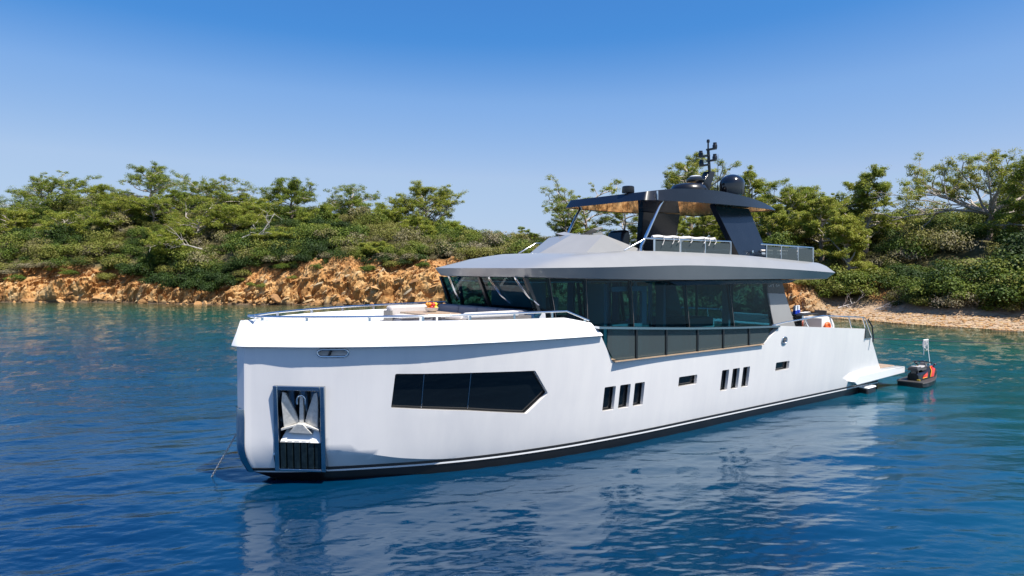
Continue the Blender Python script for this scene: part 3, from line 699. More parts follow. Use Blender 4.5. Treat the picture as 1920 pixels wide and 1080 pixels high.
while n<1300:
    px=g.uniform(-130,1000) if g.uniform()<.9 else g.uniform(1440,1530); t=g.uniform(0,1)**1.2*float(DC(px))*1.02
    i=int(np.argmin(np.abs(rows-t))); j=int(np.argmin(np.abs(cols-px)))
    p=Pd[i,j]; V,F=RV[n%8]; s=.09+.42*g.uniform()**4; A_=Matrix.Rotation(g.uniform(0,6.28),3,Vector(rdir(g,1)[0]))
    A_=Matrix.Rotation(-.64+g.normal(0,.35),3,'Y')@Matrix.Rotation(g.uniform(-.6,.6),3,'X'); W=(V*np.array([s*1.7,s,s*.55]))@np.array(A_).T+p; Vs.append(W);Fs.append(F+off);Ts.append(np.full(len(F),g.uniform(0,1))); off+=len(V); n+=1
o=np_mesh("cliff_rubble",np.concatenate(Vs),np.concatenate(Fs),M['rockloose'],tint=np.concatenate(Ts)); prop(o,"broken ochre stones strewn over the cliff face","rubble",kind="stuff")
Vs=[];Fs=[];Ts=[];off=0
for n in range(2600):
    px=g.uniform(1500,2050); t=g.uniform(-.3,1)*float(DC(px)); x,y,z=world_at(px,max(t,0)); V,F=RV[n%8]; s=.03+.13*g.uniform()**3
    W=V*np.array([s*1.6,s,s*.6])+np.array([x,y,max(z,.0)+.02]); Vs.append(W);Fs.append(F+off);Ts.append(np.full(len(F),g.uniform(0.1,1)));off+=len(V)
o=np_mesh("beach_pebbles",np.concatenate(Vs),np.concatenate(Fs),M['rockloose'],tint=np.concatenate(Ts)); prop(o,"brown pebbles and stones strewn over the beach","pebbles",kind="stuff")
bd=[]
for i in range(5):
    V,F=rock_data(40+i,2,.2); bd.append(np_mesh("boulder",V,F,M['rockloose'],tint=np.clip(np.full(len(F),[.25,.45,.15,.55,.35][i])+g.normal(0,.05,len(F)),0,1)))
for i in range(44):
    o=bd[i] if i<5 else bd[i%5].copy()
    if i>=5: COL.objects.link(o)
    px=(-60+i*21.5+g.uniform(-9,9)); x,y,z=world_at(px,g.uniform(-.7,.5)); s=.25+.75*g.uniform()**3
    o.location=(x,y,max(z,0)+.06*s); o.scale=(s*1.5,s,s*.7); o.rotation_euler=(g.uniform(-.9,.9),g.uniform(-.9,.9),g.uniform(0,6.28))
    prop(o,"ochre boulder at the water's edge below the left cliff","boulder","boulders along the foot of the cliff")
# ------------------------------------------------------------------ yacht (x aft, y to starboard, z up from the water; port side faces the camera)
YTH = math.radians(37.152); YO = Vector((-6.22, 15.39, 0))
yacht = empty("motor_yacht", YO, YTH, "large white motor yacht with grey cabin roof and black hardtop at anchor in the bay", "yacht")
def yw(x, y, z): return YO + Vector((x*math.cos(YTH)-y*math.sin(YTH), x*math.sin(YTH)+y*math.cos(YTH), z))

bk = pchip(*tab([(-.12,0),(-.05,.25),(.1,.42),(.45,.72),(1.12,1.32),(2.4,2.15),(3.56,2.68),(4.8,3.0),(6.2,3.24),(8.2,3.4),(12,3.42),(24.2,3.4)]))
bh = pchip(*tab([(0,0),(.04,.2),(.2,.36),(.55,.66),(1.2,1.21),(2.4,2.0),(3.56,2.54),(4.8,2.88),(6.2,3.14),(8.2,3.32),(12,3.36),(24.2,3.34)]))
bc = pchip(*tab([(0,0),(.06,.13),(.2,.22),(.7,.55),(1.5,1.02),(2.6,1.55),(3.8,2.05),(5,2.42),(6.3,2.68),(8,2.88),(11,3.0),(24.2,3.0)]))
tuck = pchip(*tab([(0,0),(.35,.02),(.8,.16),(1.2,.26),(2.3,.27),(3.4,.16),(4.6,0),(24,0)]))
zlow = pchip(*tab([(0,.9),(.9,.88),(1.52,.82),(2.34,.66),(3.24,.47),(4.4,.345),(24,.34)]))
ZB, ZK = .34, 3.12
def hull_b(s, z):
    s = np.asarray(s, float); z = np.asarray(z, float)
    def up(z_):
        t = np.clip((z_-.3)/(ZK-.3), 0, 1.1); a = bc(s)+tuck(s)*.75; return a+(bh(s)-a)*t**.8
    zl = zlow(s); u = up(np.maximum(z, zl)); k = np.clip((zl-z)/np.maximum(zl-ZB+.02, .02), 0, 1)
    return np.where((z < zl) & (s < 4.4), u-(u-bc(s))*k, u)
def hull_pt(s, z, off=0.0):
    b = float(hull_b(s, z)); q = max(0, .9-z)/.6
    return (s + .2*q*q*math.exp(-s/1.0), -max(b-off, 0.0), z)

def poly_in(p, poly):
    x, y = p; c = False; n = len(poly)
    for i in range(n):
        x0, y0 = poly[i]; x1, y1 = poly[i-1]
        if (y0 > y) != (y1 > y) and x < (x1-x0)*(y-y0)/(y1-y0)+x0: c = not c
    return c
def subdiv(poly, step):
    out = []
    for i in range(len(poly)):
        a, b_ = poly[i], poly[(i+1) % len(poly)]; st = step if min(a[0], b_[0]) > .8 else .08
        n = max(1, int(math.hypot(b_[0]-a[0], b_[1]-a[1])/st))
        out += [(a[0]+(b_[0]-a[0])*k/n, a[1]+(b_[1]-a[1])*k/n) for k in range(n)]
    return out
def rounded(poly, r=.05, n=3):
    out = []; m = len(poly)
    for i in range(m):
        p0, p, p1 = Vector(poly[i-1]), Vector(poly[i]), Vector(poly[(i+1) % m])
        a = p+(p0-p).normalized()*r; b_ = p+(p1-p).normalized()*r
        for k in range(n+1):
            t = k/n; q = a*(1-t)**2+p*2*t*(1-t)+b_*t*t; out.append((q.x, q.y))
    return out

OUT = [(0,ZB),(24.12,ZB),(24.12,.84),(23.02,2.15),(22.45,2.16),(22.43,2.54),(16.7,2.95),(16.45,2.95),(15.55,2.37),(8.68,2.42),(8.20,3.12),(0,3.12)]
BIG = [(2.85,2.50),(6.22,2.37),(6.66,1.76),(6.10,1.29),(4.6,1.50),(2.80,1.71)]
def rect(s0, s1, z0, z1): return [(s0,z0),(s0,z1),(s1,z1),(s1,z0)]
HOLES = [("hull_window", BIG)]
for s0, s1 in [(8.50,8.91),(9.07,9.47),(9.63,10.02),(13.52,13.88),(14.07,14.44),(14.62,14.99)]: HOLES.append(("hull_window", rect(s0, s1, 1.07, 1.73)))
for s0, s1 in [(11.47,12.31),(16.48,17.30)]: HOLES.append(("hull_window", rect(s0, s1, 1.43, 1.72)))
def oval(s0, s1, z0, z1, n=7):
    r = (z1-z0)/2; zc = (z0+z1)/2
    if s1-s0 >= z1-z0:
        return [(s0+r-r*math.sin(math.pi*k/n), zc+r*math.cos(math.pi*k/n)) for k in range(n+1)]+[(s1-r+r*math.sin(math.pi*k/n), zc-r*math.cos(math.pi*k/n)) for k in range(n+1)]
    r = (s1-s0)/2; sc = (s0+s1)/2
    return [(sc+r*math.cos(math.pi*k/n), z1-r+r*math.sin(math.pi*k/n)) for k in range(n+1)]+[(sc-r*math.cos(math.pi*k/n), z0+r-r*math.sin(math.pi*k/n)) for k in range(n+1)]
HOLES.append(("fairlead", oval(1.36,1.92,2.92,3.08))); HOLES.append(("fairlead", oval(16.66,16.96,2.34,2.57)))
POCK = [(.60,.36),(.60,2.24),(1.46,2.22),(1.50,.36)]
HOLES.append(("anchor_pocket", POCK))

def hull_mesh():
    outl = subdiv(OUT, .25); loops = [outl]+[subdiv(rounded(h, .035) if n == "hull_window" else h, .3) for n, h in HOLES]
    pts = []; edges = []
    for lp in loops:
        b0 = len(pts); pts += lp; edges += [(b0+i, b0+(i+1) % len(lp)) for i in range(len(lp))]
    kn = [(s, float(zlow(s))) for s in np.arange(.9, 4.35, .12) if not poly_in((s, float(zlow(s))), POCK) and not (.5 < s < 1.58)]
    b0 = len(pts); pts += kn; edges += [(b0+i, b0+i+1) for i in range(len(kn)-1)]
    arr = np.array(pts)
    ss = list(np.arange(.03,.3,.05))+list(np.arange(.3,2,.1))+list(np.arange(2,8,.2))+list(np.arange(8,24.1,.4))
    for s in ss:
        for z in np.arange(ZB+.1, 3.1, .16):
            if poly_in((s, z), OUT) and not any(poly_in((s, z), h) for _, h in HOLES) and np.min(np.hypot(arr[:,0]-s, arr[:,1]-z)) > .05: pts.append((s, float(z)))
    V, E, Fc, *_ = delaunay_2d_cdt([Vector(p) for p in pts], edges, [], 0, 1e-5)
    holes = [l for l in loops[1:]]
    keep = []
    for f in Fc:
        c = (sum(V[i][0] for i in f)/3, sum(V[i][1] for i in f)/3)
        if poly_in(c, outl) and not any(poly_in(c, h) for h in holes): keep.append(list(f))
    mb = MB(); n = len(V)
    top = [hull_pt(v[0], v[1]) for v in V]; inn = [hull_pt(v[0], v[1], .15) for v in V]
    cnt = {}
    for f in keep:
        for i in range(3):
            a, b_ = f[i], f[(i+1) % 3]; cnt.setdefault((min(a,b_),max(a,b_)), []).append((a,b_))
    side = [e[0] for e in cnt.values() if len(e) == 1]
    fs = [tuple(f) for f in keep]+[tuple(n+i for i in reversed(f)) for f in keep]+[(b_,a,n+a,n+b_) for a, b_ in side]
    mb.add(top+inn, fs); mb.weld_mirror(); return mb
hull = hull_mesh().build("hull", M['hull'], yacht, ang=28)

# windows in the hull
def glass_patch(poly, off, step=.3):
    lp = subdiv(poly, step); c = np.mean(lp, 0); pts = list(lp); edges = [(i, (i+1) % len(lp)) for i in range(len(lp))]
    for s in np.arange(min(p[0] for p in lp), max(p[0] for p in lp), .3):
        for z in np.arange(min(p[1] for p in lp)+.1, max(p[1] for p in lp), .2):
            if poly_in((s, z), lp): pts.append((float(s), float(z)))
    V, E, Fc, *_ = delaunay_2d_cdt([Vector(p) for p in pts], edges, [], 1, 1e-5)
    mb = MB(); mb.add([hull_pt(v[0], v[1], off) for v in V], [tuple(f) for f in Fc if poly_in((sum(V[i][0] for i in f)/len(f), sum(V[i][1] for i in f)/len(f)), lp)]); return mb
def grow(poly, k):
    c = np.mean(poly, 0); return [(c[0]+(p[0]-c[0])*(1+k/max(.05,abs(p[0]-c[0])+1e-6)*abs(p[0]-c[0])/max(abs(p[0]-c[0]),.05)), c[1]+(p[1]-c[1])*(1+k/max(abs(p[1]-c[1]),.1))) for p in poly]
for n, h in HOLES:
    if n == "hull_window":
        g_ = glass_patch(grow(h, .03), .125); g_.mirror(); w = g_.build("hull_window", M['hullglass'], yacht, ang=30)
        if h is BIG:
            for s in (3.5, 4.6):
                m_ = MB(); m_.tube([hull_pt(s+.01, 2.46, .118), hull_pt(s, 1.55, .118)], .012, 6); m_.mirror(); m_.build("mullion", M['steelpanel'], w)
        fr = MB(); rp = subdiv(rounded(h, .03), .3)
        ring = [[hull_pt(p[0], p[1], o) for p in rp] for o in (.119, .095)]; rp2 = [(np.mean(rp,0)[0]+(p[0]-np.mean(rp,0)[0])*(1-.022/max(.15,abs(p[0]-np.mean(rp,0)[0]))), np.mean(rp,0)[1]+(p[1]-np.mean(rp,0)[1])*(1-.022/max(.1,abs(p[1]-np.mean(rp,0)[1])))) for p in rp]
        ring += [[hull_pt(p[0], p[1], o) for p in rp2] for o in (.095, .119)]
        fr.loft([[tuple(q) for q in r_] for r_ in ring], False, False); fr.mirror(); fr.build("frame", M['black'], w, ang=30, recalc=False)
    if n == "fairlead":
        fr = MB(); lp = subdiv(h, .1); pts = [hull_pt(p[0], p[1], -.012) for p in lp]; fr.tube(pts+[pts[0]], .022, 8, cap=False); fr.mirror(); f_ = fr.build("fairlead", M['chrome'], yacht, ang=60)
        b_ = glass_patch(h, .10, .1); b_.mirror(); b_.build("back_plate", M['fabricwhite'] if h[0][0] < 3 else M['chrome'], f_)
        if h[0][0] < 3:
            r_ = MB(); r_.tube([hull_pt(1.57, 2.92, .02), hull_pt(1.62, 3.08, .02)], .03, 8); r_.mirror(); r_.build("roller", M['black'], f_)

# boot stripe and bottom
bt = MB(); SS = np.concatenate([np.linspace(0,.3,9), np.linspace(.4,2,12), np.linspace(2.3,24.12,50)])
def brow(z, dy, k): return [((s+(.2*(max(0,.9-z)/.6)**2)*math.exp(-s)+k*math.exp(-s/2.2)), -max(0.0, float(bc(s))+dy*(1 if s > .1 else .4)), z) for s in SS]
rws = [(brow(.345,0,0),0),(brow(.335,.028,0),0),(brow(.275,.028,.02),1),(brow(.235,.026,.04),0),(brow(.22,.0,.05),0),(brow(.05,-.02,.24),0),(brow(-.25,-.12,.5),0),(brow(-.9,-.9,1.3),0)]
for (r0, m0), (r1, _) in zip(rws, rws[1:]): bt.loft([r0, r1], False, False, False, m0)
bt.weld_mirror(); tr_ = [(24.12, -3.0, .34), (24.12, -3.0, -.9), (24.12, 3.0, -.9), (24.12, 3.0, .34)]; bt.add(tr_, [(0,1,2,3)])
boot = bt.build("boot_stripe", [M['black'], M['white']], yacht, ang=30, recalc=False)
# stem guard
sg = MB(); zz = [1.74,1.70,1.5,1.2,.95,.8,.65,.5,.36,.24]; wd = [.02,.075,.085,.085,.085,.085,.085,.085,.09,.09]
rg = []
for z, w_ in zip(zz, wd):
    z2 = max(z, ZB); p = hull_pt(w_, z2, -.016); f0 = hull_pt(0.0, z2); dz = z-z2
    rg.append([(p[0]+(.05 if dz else 0), p[1], z), (f0[0]+.03-.03+(.05 if dz else 0)-.012, -.10, z), (f0[0]-.03+(.05 if dz else 0), 0, z), (f0[0]-.012+(.05 if dz else 0), .10, z), (p[0]+(.05 if dz else 0), -p[1], z)])
sg.loft(rg, False, False, False); sg.build("stem_guard", M['steelpanel'], yacht, ang=50, recalc=False)

# bulwark cap round the foredeck
zr_ = lambda s_: float(np.interp(s_, [-.2,2.8,5.7,7.22,8.05,8.3], [3.70,3.675,3.635,3.62,3.46,3.42]))
S2 = np.concatenate([np.array([-.12,-.1,-.05,.02,.1,.2,.32]), np.linspace(.45,7.22,40), np.array([7.24,7.5,7.8,8.02])])
def cap_rows(s):
    k = float(bk(s)); cdn = 1.0; r_ = max(0., k-.29); q = math.exp(-max(s,0)/.8)
    zz_ = float(zr_(s)); zk = 3.145-.0*s
    sr = s+.20*q
    return [(s+.05*q+.07*q, -max(0., k-.11), zk-.025), (s, -k, zk), (s+.01*q, -max(0,k-.015), zk+.04), (s+.13*q, -max(0,k-.18), zk+(zz_-zk)*.62), (sr, -r_, zz_), (sr+.03*q, -max(0,r_-.10), zz_+.012), (sr+.09*q, -max(0,r_-.15), zz_-.03), (sr+.10*q, -max(0,r_-.17), 3.02)]
cp = MB(); rs_ = [cap_rows(s) for s in S2]; rs_.append([(8.03+(3.46-min(p[2],3.46))*.5 if i < 6 else 8.05, p[1], p[2]) for i, p in enumerate(rs_[-1])])
cp.loft(rs_, False, True, True); cp.weld_mirror(); cp.build("bulwark", M['white'], yacht, ang=30)
# decks
def deck(name, z, s0, s1, fn, m_, th=.04, n=30):
    mb = MB(); S_ = np.linspace(s0, s1, n); a = [(s, -float(fn(s)), z) for s in S_]; b_ = [(s, float(fn(s)), z) for s in S_]
    ring = a+b_[::-1]; mb.prism(ring, (0,0,-th)); return mb.build(name, m_, yacht, ang=30)
deck("foredeck", 3.06, .15, 7.1, lambda s: max(.02, float(bk(max(s-.1,-.1)))-.42), M['white'])
deck("side_deck", 2.34, 7.0, 17.4, lambda s: float(hull_b(s, 2.3))-.115, M['teak'])
deck("aft_deck", 2.12, 17.4, 22.6, lambda s: float(hull_b(s, 2.1))-.115, M['teak'])
fw = MB(); fw.hexa([(6.7,-2.95,2.3),(7.15,-2.3,2.3),(7.15,2.3,2.3),(6.7,2.95,2.3),(6.7,-2.95,3.06),(7.15,-2.3,3.75),(7.15,2.3,3.75),(6.7,2.95,3.06)]); fw.build("cabin_front", M['white'], yacht)
trn = MB(); tp_ = [(22.6,-3.12,2.12),(22.85,-3.12,2.12),(24.02,-2.9,.8),(24.02,-2.86,.34),(22.6,-2.86,.34)]; trn.loft([tp_, [(x_,-y_,z_) for x_, y_, z_ in tp_]]); trn.build("transom", M['white'], yacht)
# cut-out sill, rail and smoked glass
sl = MB(); sl.box((8.7,-3.345,2.40),(15.55,-3.1,2.43)); sl.mirror(); sl.build("gunwale", M['teak'], yacht)
hr = MB(); P0 = (8.10,3.345,3.35); P1 = (16.35,3.345,2.955)
def hat(s): t = (s-P0[0])/(P1[0]-P0[0]); return P0[2]+(P1[2]-P0[2])*t+.10*math.sin(math.pi*t)*-.4
for sg_ in (-1,):
    ring = []
    for s in np.linspace(8.06,16.4,14): z = hat(s); ring.append([(s,-3.39,z-.03),(s,-3.39,z+.03),(s,-3.22,z+.035),(s,-3.22,z-.025)])
    hr.loft(ring)
hr.mirror(); side_rail = hr.build("side_rail", M['steelpanel'], yacht, ang=30)
cuts = [8.42,9.54,10.77,12.17,13.41,14.75,15.9]
for i in range(6):
    a, b_ = cuts[i], cuts[i+1]; mb = MB()
    def bz_(s): return 2.44 if 8.7 < s < 15.55 else (2.44+(8.7-s)*1.42 if s <= 8.7 else 2.44+(s-15.55)*.62)
    lo = [(s,-3.30,bz_(s)) for s in np.linspace(a+.03,b_-.03,6)]; hi = [(s,-3.30,max(hat(s)-.035, bz_(s)+.01)) for s in np.linspace(a+.03,b_-.03,6)]
    mb.prism(lo+hi[::-1], (0,.012,0)); mb.mirror(); mb.build("glass_panel", M['railglass'], yacht, ang=0)
for s in cuts[1:-1]:
    mb = MB(); mb.box((s-.035,-3.335,2.42),(s+.035,-3.27,hat(s)-.03)); mb.mirror(); mb.build("rail_post", M['black'], yacht, bevel=.006)

# handrail round the bow
bh_ = MB(); path = []
for s in np.linspace(7.3,.25,30): path.append((s+.2*math.exp(-s/.8), -(float(bk(s))-.38), 3.79))
for y in np.linspace(-.42,.42,7)[1:-1]: path.append((.27+.12*(abs(y)/.42)**2, y, 3.79))
port = [(8.03,-3.03,3.52)]+path; full = port+[(p[0],-p[1],p[2]) for p in port[:31]][::-1]
bh_.tube(full, .026, 8); rail = bh_.build("bow_rail", M['chrome'], yacht, ang=60)
for s in (.36,1.2,2.4,3.5,4.6,5.75,6.85,7.9):
    for sg_ in (-1,1):
        mb = MB(); y = sg_*(float(bk(s))-.38); sx = s+.2*math.exp(-s/.8); zt = 3.79 if s < 7.3 else 3.56
        mb.box((sx-.03,y-.012,float(zr_(s))-.02),(sx+.03,y+.012,zt)); mb.build("stanchion", M['chrome'], rail)

# ---------------- anchor pocket
A0, A1 = Vector(hull_pt(.58, 2.27)), Vector(hull_pt(1.49, 2.25)); A3 = Vector(hull_pt(.58, .36)); A2 = Vector(hull_pt(1.52, .36))
A3.y = A0.y+.17; A2.y = A1.y+.22; A3.z = A2.z = .30
A0.y -= .05; A1.y -= .05; A2.y -= .05; A3.y -= .05
pu = (A1-A0).normalized(); pn_ = pu.cross((A0-A3).normalized()).normalized()
if pn_.y > 0: pn_ = -pn_
pv = pn_.cross(pu).normalized()
if pv.z < 0: pv = -pv
W_, H_ = (A1-A0).length, (A0-A3).length
def pk(u, v, n): return tuple(A3+pu*u*W_+pv*v*H_+pn_*n)      # u right 0..1, v up 0..1, n outwards
fr = MB()
def bar(u0,u1,v0,v1,n0,n1,mb,mi=0): mb.hexa([pk(u0,v0,n0),pk(u1,v0,n0),pk(u1,v0,n1),pk(u0,v0,n1),pk(u0,v1,n0),pk(u1,v1,n0),pk(u1,v1,n1),pk(u0,v1,n1)], mi)
bar(0,.09,0,1,-.15,.05,fr); bar(.91,1,0,1,-.15,.05,fr); bar(.09,.91,.95,1,-.15,.05,fr); bar(.09,.91,0,.03,-.15,.05,fr)
pocket = fr.build("anchor_pocket", M['steelpanel'], yacht, bevel=.012)
bx = MB(); bar(.09,.91,.03,.95,-.46,-.44,bx); bar(.07,.09,.03,.95,-.46,-.05,bx); bar(.91,.93,.03,.95,-.46,-.05,bx); bar(.07,.93,.95,.97,-.46,-.05,bx); bx.build("pocket_lining", mat("polished_pocket_steel",(.20,.25,.29),.16,1.0), pocket)
sh_ = MB(); sh_.hexa([pk(.10,.34,-.42),pk(.90,.34,-.42),pk(.90,.34,0.0),pk(.10,.34,0.0),pk(.16,.50,-.42),pk(.84,.50,-.42),pk(.80,.47,-.16),pk(.20,.47,-.16)]); sh_.hexa([pk(.70,.34,-.3),pk(.90,.34,-.3),pk(.90,.34,.02),pk(.70,.34,.02),pk(.78,.55,-.3),pk(.80,.55,-.3),pk(.80,.55,-.2),pk(.78,.55,-.2)])
sh_.build("anchor_shelf", M['white'], pocket)
rb = MB(); bar(.09,.91,.03,.345,-.10,-.06,rb)
for k in range(6): bar(.10+k*.137,.10+k*.137+.105,.03,.35,-.06,-.005,rb)
rb.build("ribbed_plate", mottled("dark_steel_plate",(.03,.05,.055),.4,9,.22,.1,0,.7), pocket, bevel=.008)
# anchor stowed in the pocket
anc = empty("stowed_anchor", yw(*pk(.5,.5,-.1)), YTH, "weathered steel plough anchor with two flukes stowed in the bow pocket", "anchor")
inv = Vector(pk(.5,.5,-.1))
def ak(u,v,n): p = Vector(pk(u,v,n))-inv; return tuple(p)
fl = []
for sg_ in (-1,1):
    mb = MB(); o = lambda u: .5+sg_*u
    a = [ak(o(.055),.555,-.14),ak(o(.33),.505,-.04),ak(o(.355),.80,-.01),ak(o(.335),.925,-.01),ak(o(.275),.91,-.02),ak(o(.12),.68,-.11)]
    mb.prism(a, tuple(pn_*-.06)); mb.build("fluke", M['galv'], anc, bevel=.008)
    mb = MB(); mb.hexa([ak(o(.05),.525,-.16),ak(o(.37),.475,-.06),ak(o(.37),.475,.02),ak(o(.05),.525,-.02),ak(o(.05),.55,-.16),ak(o(.37),.50,-.06),ak(o(.37),.50,.02),ak(o(.05),.55,-.02)]); mb.build("palm", M['galv'], anc, bevel=.008)
mb = MB(); mb.hexa([ak(.27,.45,-.16),ak(.73,.44,-.16),ak(.73,.44,0),ak(.27,.45,.0),ak(.42,.555,-.16),ak(.58,.555,-.16),ak(.56,.555,.01),ak(.44,.555,.01)]); mb.build("crown", M['galv'], anc, bevel=.01)
mb = MB(); mb.hexa([ak(.455,.54,-.22),ak(.545,.54,-.22),ak(.545,.54,-.1),ak(.455,.54,-.1),ak(.465,.86,-.22),ak(.535,.86,-.22),ak(.535,.86,-.14),ak(.465,.86,-.14)]); mb.build("shank", M['galv'], anc, bevel=.008)
mb = MB(); mb.tube([ak(.5+.085*math.cos(t),.80+.075*math.sin(t)*1.0,-.12) for t in np.linspace(-.4,3.54,14)], .024, 8); mb.build("shackle", M['chrome'], anc, ang=60)

# anchor chain
ch = MB(); c0 = Vector((.06,.10,1.22)); c1 = Vector((-.37,.95,-.06)); n_ = 34
for k in range(n_):
    p = c0.lerp(c1, (k+.5)/n_); d = (c1-c0).normalized(); a_ = d.cross(Vector((0,0,1))).normalized(); b_ = a_.cross(d)
    if k % 2: a_, b_ = b_, a_
    ln = (c1-c0).length/n_
    ring = [p+d*(ln*.72*math.cos(t))+a_*(.022*math.sin(t)) for t in np.linspace(0,2*math.pi,9)]
    ch.tube(ring, .0075, 5, cap=False)
prop(ch.build("anchor_chain", M['galv'], None, ang=60, loc=YO, rz=YTH), "anchor chain running from the stem down into the water ahead of the bow", "chain")

# ---------------- superstructure
CS = [(7.05,2.2,6.65,2.12),(8.6,2.45,8.5,2.42),(17.45,2.55,16.95,2.5)]       # bottom x, half width, top x, half width
def zroof(s): return 4.62-.010*max(0, s-7)
fl_ = MB(); fl_.prism([(7.1,-2.15,2.36),(8.6,-2.4,2.36),(17.4,-2.5,2.36),(17.4,2.5,2.36),(8.6,2.4,2.36),(7.1,2.15,2.36)], (0,0,.03)); fl_.build("cabin_floor", mottled("pale_oak",(.34,.27,.20),.2,3,.35), yacht)
hc = MB(); hc.prism([(6.9,-2.05,4.50),(8.6,-2.35,4.50),(17.2,-2.45,4.42),(17.2,2.45,4.42),(8.6,2.35,4.50),(6.9,2.05,4.50)], (0,0,.03)); hc.build("cabin_ceiling", M['white'], yacht)
for i, (s0, s1) in enumerate([(7.05,7.62),(7.66,8.58),(8.62,10.4),(10.44,12.9),(12.94,15.2),(15.24,17.42)]):
    def sidep(s, top):
        if s <= 8.6: f = (s-7.05)/1.55; return (6.65+f*1.85 if top else s, 2.12+.30*f if top else 2.2+.25*f)
        f = (s-8.6)/8.85; return (8.5+f*8.45 if top else s, 2.42+.08*f if top else 2.45+.10*f)
    mb = MB(); zb = 2.38 if s0 > 7.6 else 3.0
    a, b_ = sidep(s0, 0), sidep(s1, 0); c_, d_ = sidep(s1, 1), sidep(s0, 1)
    mb.prism([(a[0],-a[1],zb),(b_[0],-b_[1],zb),(c_[0],-c_[1],zroof(c_[0])),(d_[0],-d_[1],zroof(d_[0]))], (0,.012,0)); mb.mirror(); w = mb.build("side_window", M['cabinglass'], yacht, ang=0)
    mb = MB(); mb.hexa([(b_[0]-.03,-b_[1]+.02,zb),(b_[0]+.07,-b_[1]+.02,zb),(b_[0]+.07,-b_[1]+.09,zb),(b_[0]-.03,-b_[1]+.09,zb),(c_[0]-.03,-c_[1]+.02,zroof(c_[0])),(c_[0]+.07,-c_[1]+.02,zroof(c_[0])),(c_[0]+.07,-c_[1]+.09,zroof(c_[0])),(c_[0]-.03,-c_[1]+.09,zroof(c_[0]))]); mb.mirror(); mb.build("mullion", M['black'], w)
    mb = MB(); mb.tube([(b_[0]+.02,-b_[1]-.012,zb),(c_[0]+.02,-c_[1]-.012,zroof(c_[0]))], .008, 5); mb.mirror(); mb.build("seal", M['greyplastic'], w, ang=60)
# reverse raked windscreen
for y0, y1 in [(-2.18,-.03),(.03,2.18)]:
    mb = MB(); k = .06*0
    mb.prism([(7.05,y0,3.72),(7.05,y1,3.72),(6.64,y1*.965,4.63),(6.64,y0*.965,4.63)], (.012,0,.0)); mb.build("windscreen", M['cabinglass'], yacht, ang=0)
for y in (-2.17,0,2.17): mb = MB(); mb.hexa([(7.0,y-.05,3.70),(7.10,y-.05,3.70),(7.10,y+.05,3.70),(7.0,y+.05,3.70),(6.59,y*.965-.05,4.64),(6.69,y*.965-.05,4.64),(6.69,y*.965+.05,4.64),(6.59,y*.965+.05,4.64)]); mb.build("window_post", M['black'], yacht)
for y, dy in ((-1.75,-.55),(-.55,-.5),(1.55,-.05)):
    mb = MB()
    for o in (-.025,.025): mb.tube([(6.60,y+o*1.4-dy*.0,4.60),(6.80,y+dy*.5+o,4.15),(6.93,y+dy+o,3.92)], .011, 5)
    mb.tube([(6.62,y,4.6),(6.58,y,4.66)], .04, 8); mb.build("wiper", M['chrome'], yacht, ang=60)
# glazed rear doors of the cabin
for y0, y1 in [(-2.4,-.82),(-.78,.78),(.82,2.4)]:
    mb = MB(); mb.box((17.42,y0,2.4),(17.435,y1,4.4)); dr_ = mb.build("rear_door", M['cabinglass'], yacht, ang=0)
    mb = MB(); mb.box((17.40,y1-.02,2.4),(17.46,y1+.06,4.42)); mb.build("door_frame", M['black'], dr_)
# inside the cabin
M['panel'] = mottled("pale_blue_grey_panel",(.42,.47,.50),.05,2,.5)
for a_, b_ in [((9.35,-2.25,2.39),(9.47,-1.45,4.45)),((9.35,1.2,2.39),(9.47,2.25,4.45)),((11.95,-2.2,2.39),(12.05,-1.9,4.42)),((15.1,-2.3,2.39),(15.2,-2.05,4.42)),((11.95,1.9,2.39),(12.05,2.2,4.42)),((14.2,1.9,2.39),(14.3,2.2,4.42)),((8.2,-.9,2.39),(8.35,1.6,4.45))]: mb = MB(); mb.box(a_, b_); mb.build("partition", M['panel'], yacht)
for a_, b_ in [((9.6,-2.3,2.39),(11.2,-1.75,3.25)),((12.4,1.5,2.39),(15.6,2.3,2.85)),((12.2,-2.3,2.39),(14.6,-1.6,2.85)),((15.0,-.6,2.39),(16.6,.6,3.1))]: mb = MB(); mb.box(a_, b_); mb.build("cabinet", M['fabric'], yacht, bevel=.03)
mb = MB(); mb.box((10.88,-2.30,2.4),(11.08,-2.2,4.36)); mb.box((9.62,-2.30,4.22),(10.88,-2.2,4.36)); mb.build("door_frame", M['white'], yacht)
mb = MB(); mb.box((9.62,-2.32,2.4),(10.86,-2.24,3.28)); mb.build("cabinet", M['white'], yacht)
for x in (13.05,14.1,15.55,16.4): mb = MB(); mb.box((x,2.28,2.4),(x+.14,2.36,4.36)); mb.build("window_column", M['white'], yacht)
mb = MB(); mb.box((12.6,-2.3,2.86),(14.4,-1.7,3.0)); mb.build("seat_cushion", M['fabricwhite'], yacht, bevel=.04)
mb = MB(); mb.hexa([(7.15,-2.1,3.05),(7.9,-2.1,3.05),(7.9,2.1,3.05),(7.15,2.1,3.05),(7.15,-2.0,3.68),(7.75,-2.0,3.78),(7.75,2.0,3.78),(7.15,2.0,3.68)]); mb.build("dashboard", M['blackmatte'], yacht, bevel=.03)
for y in (-.9,.9): mb = MB(); mb.box((7.95,y-.32,3.0),(8.45,y+.32,3.2)); o_ = mb.build("helm_chair", M['fabricwhite'], yacht, bevel=.06); mb = MB(); mb.hexa([(8.95,y-.3,3.15),(9.08,y-.3,3.15),(9.08,y+.3,3.15),(8.95,y+.3,3.15),(9.1,y-.25,4.05),(9.2,y-.25,4.05),(9.2,y+.25,4.05),(9.1,y+.25,4.05)]); mb.v = [(a_-.55,b_,c_) for a_,b_,c_ in mb.v]; mb.build("chair_back", M['fabricwhite'], o_, bevel=.05)
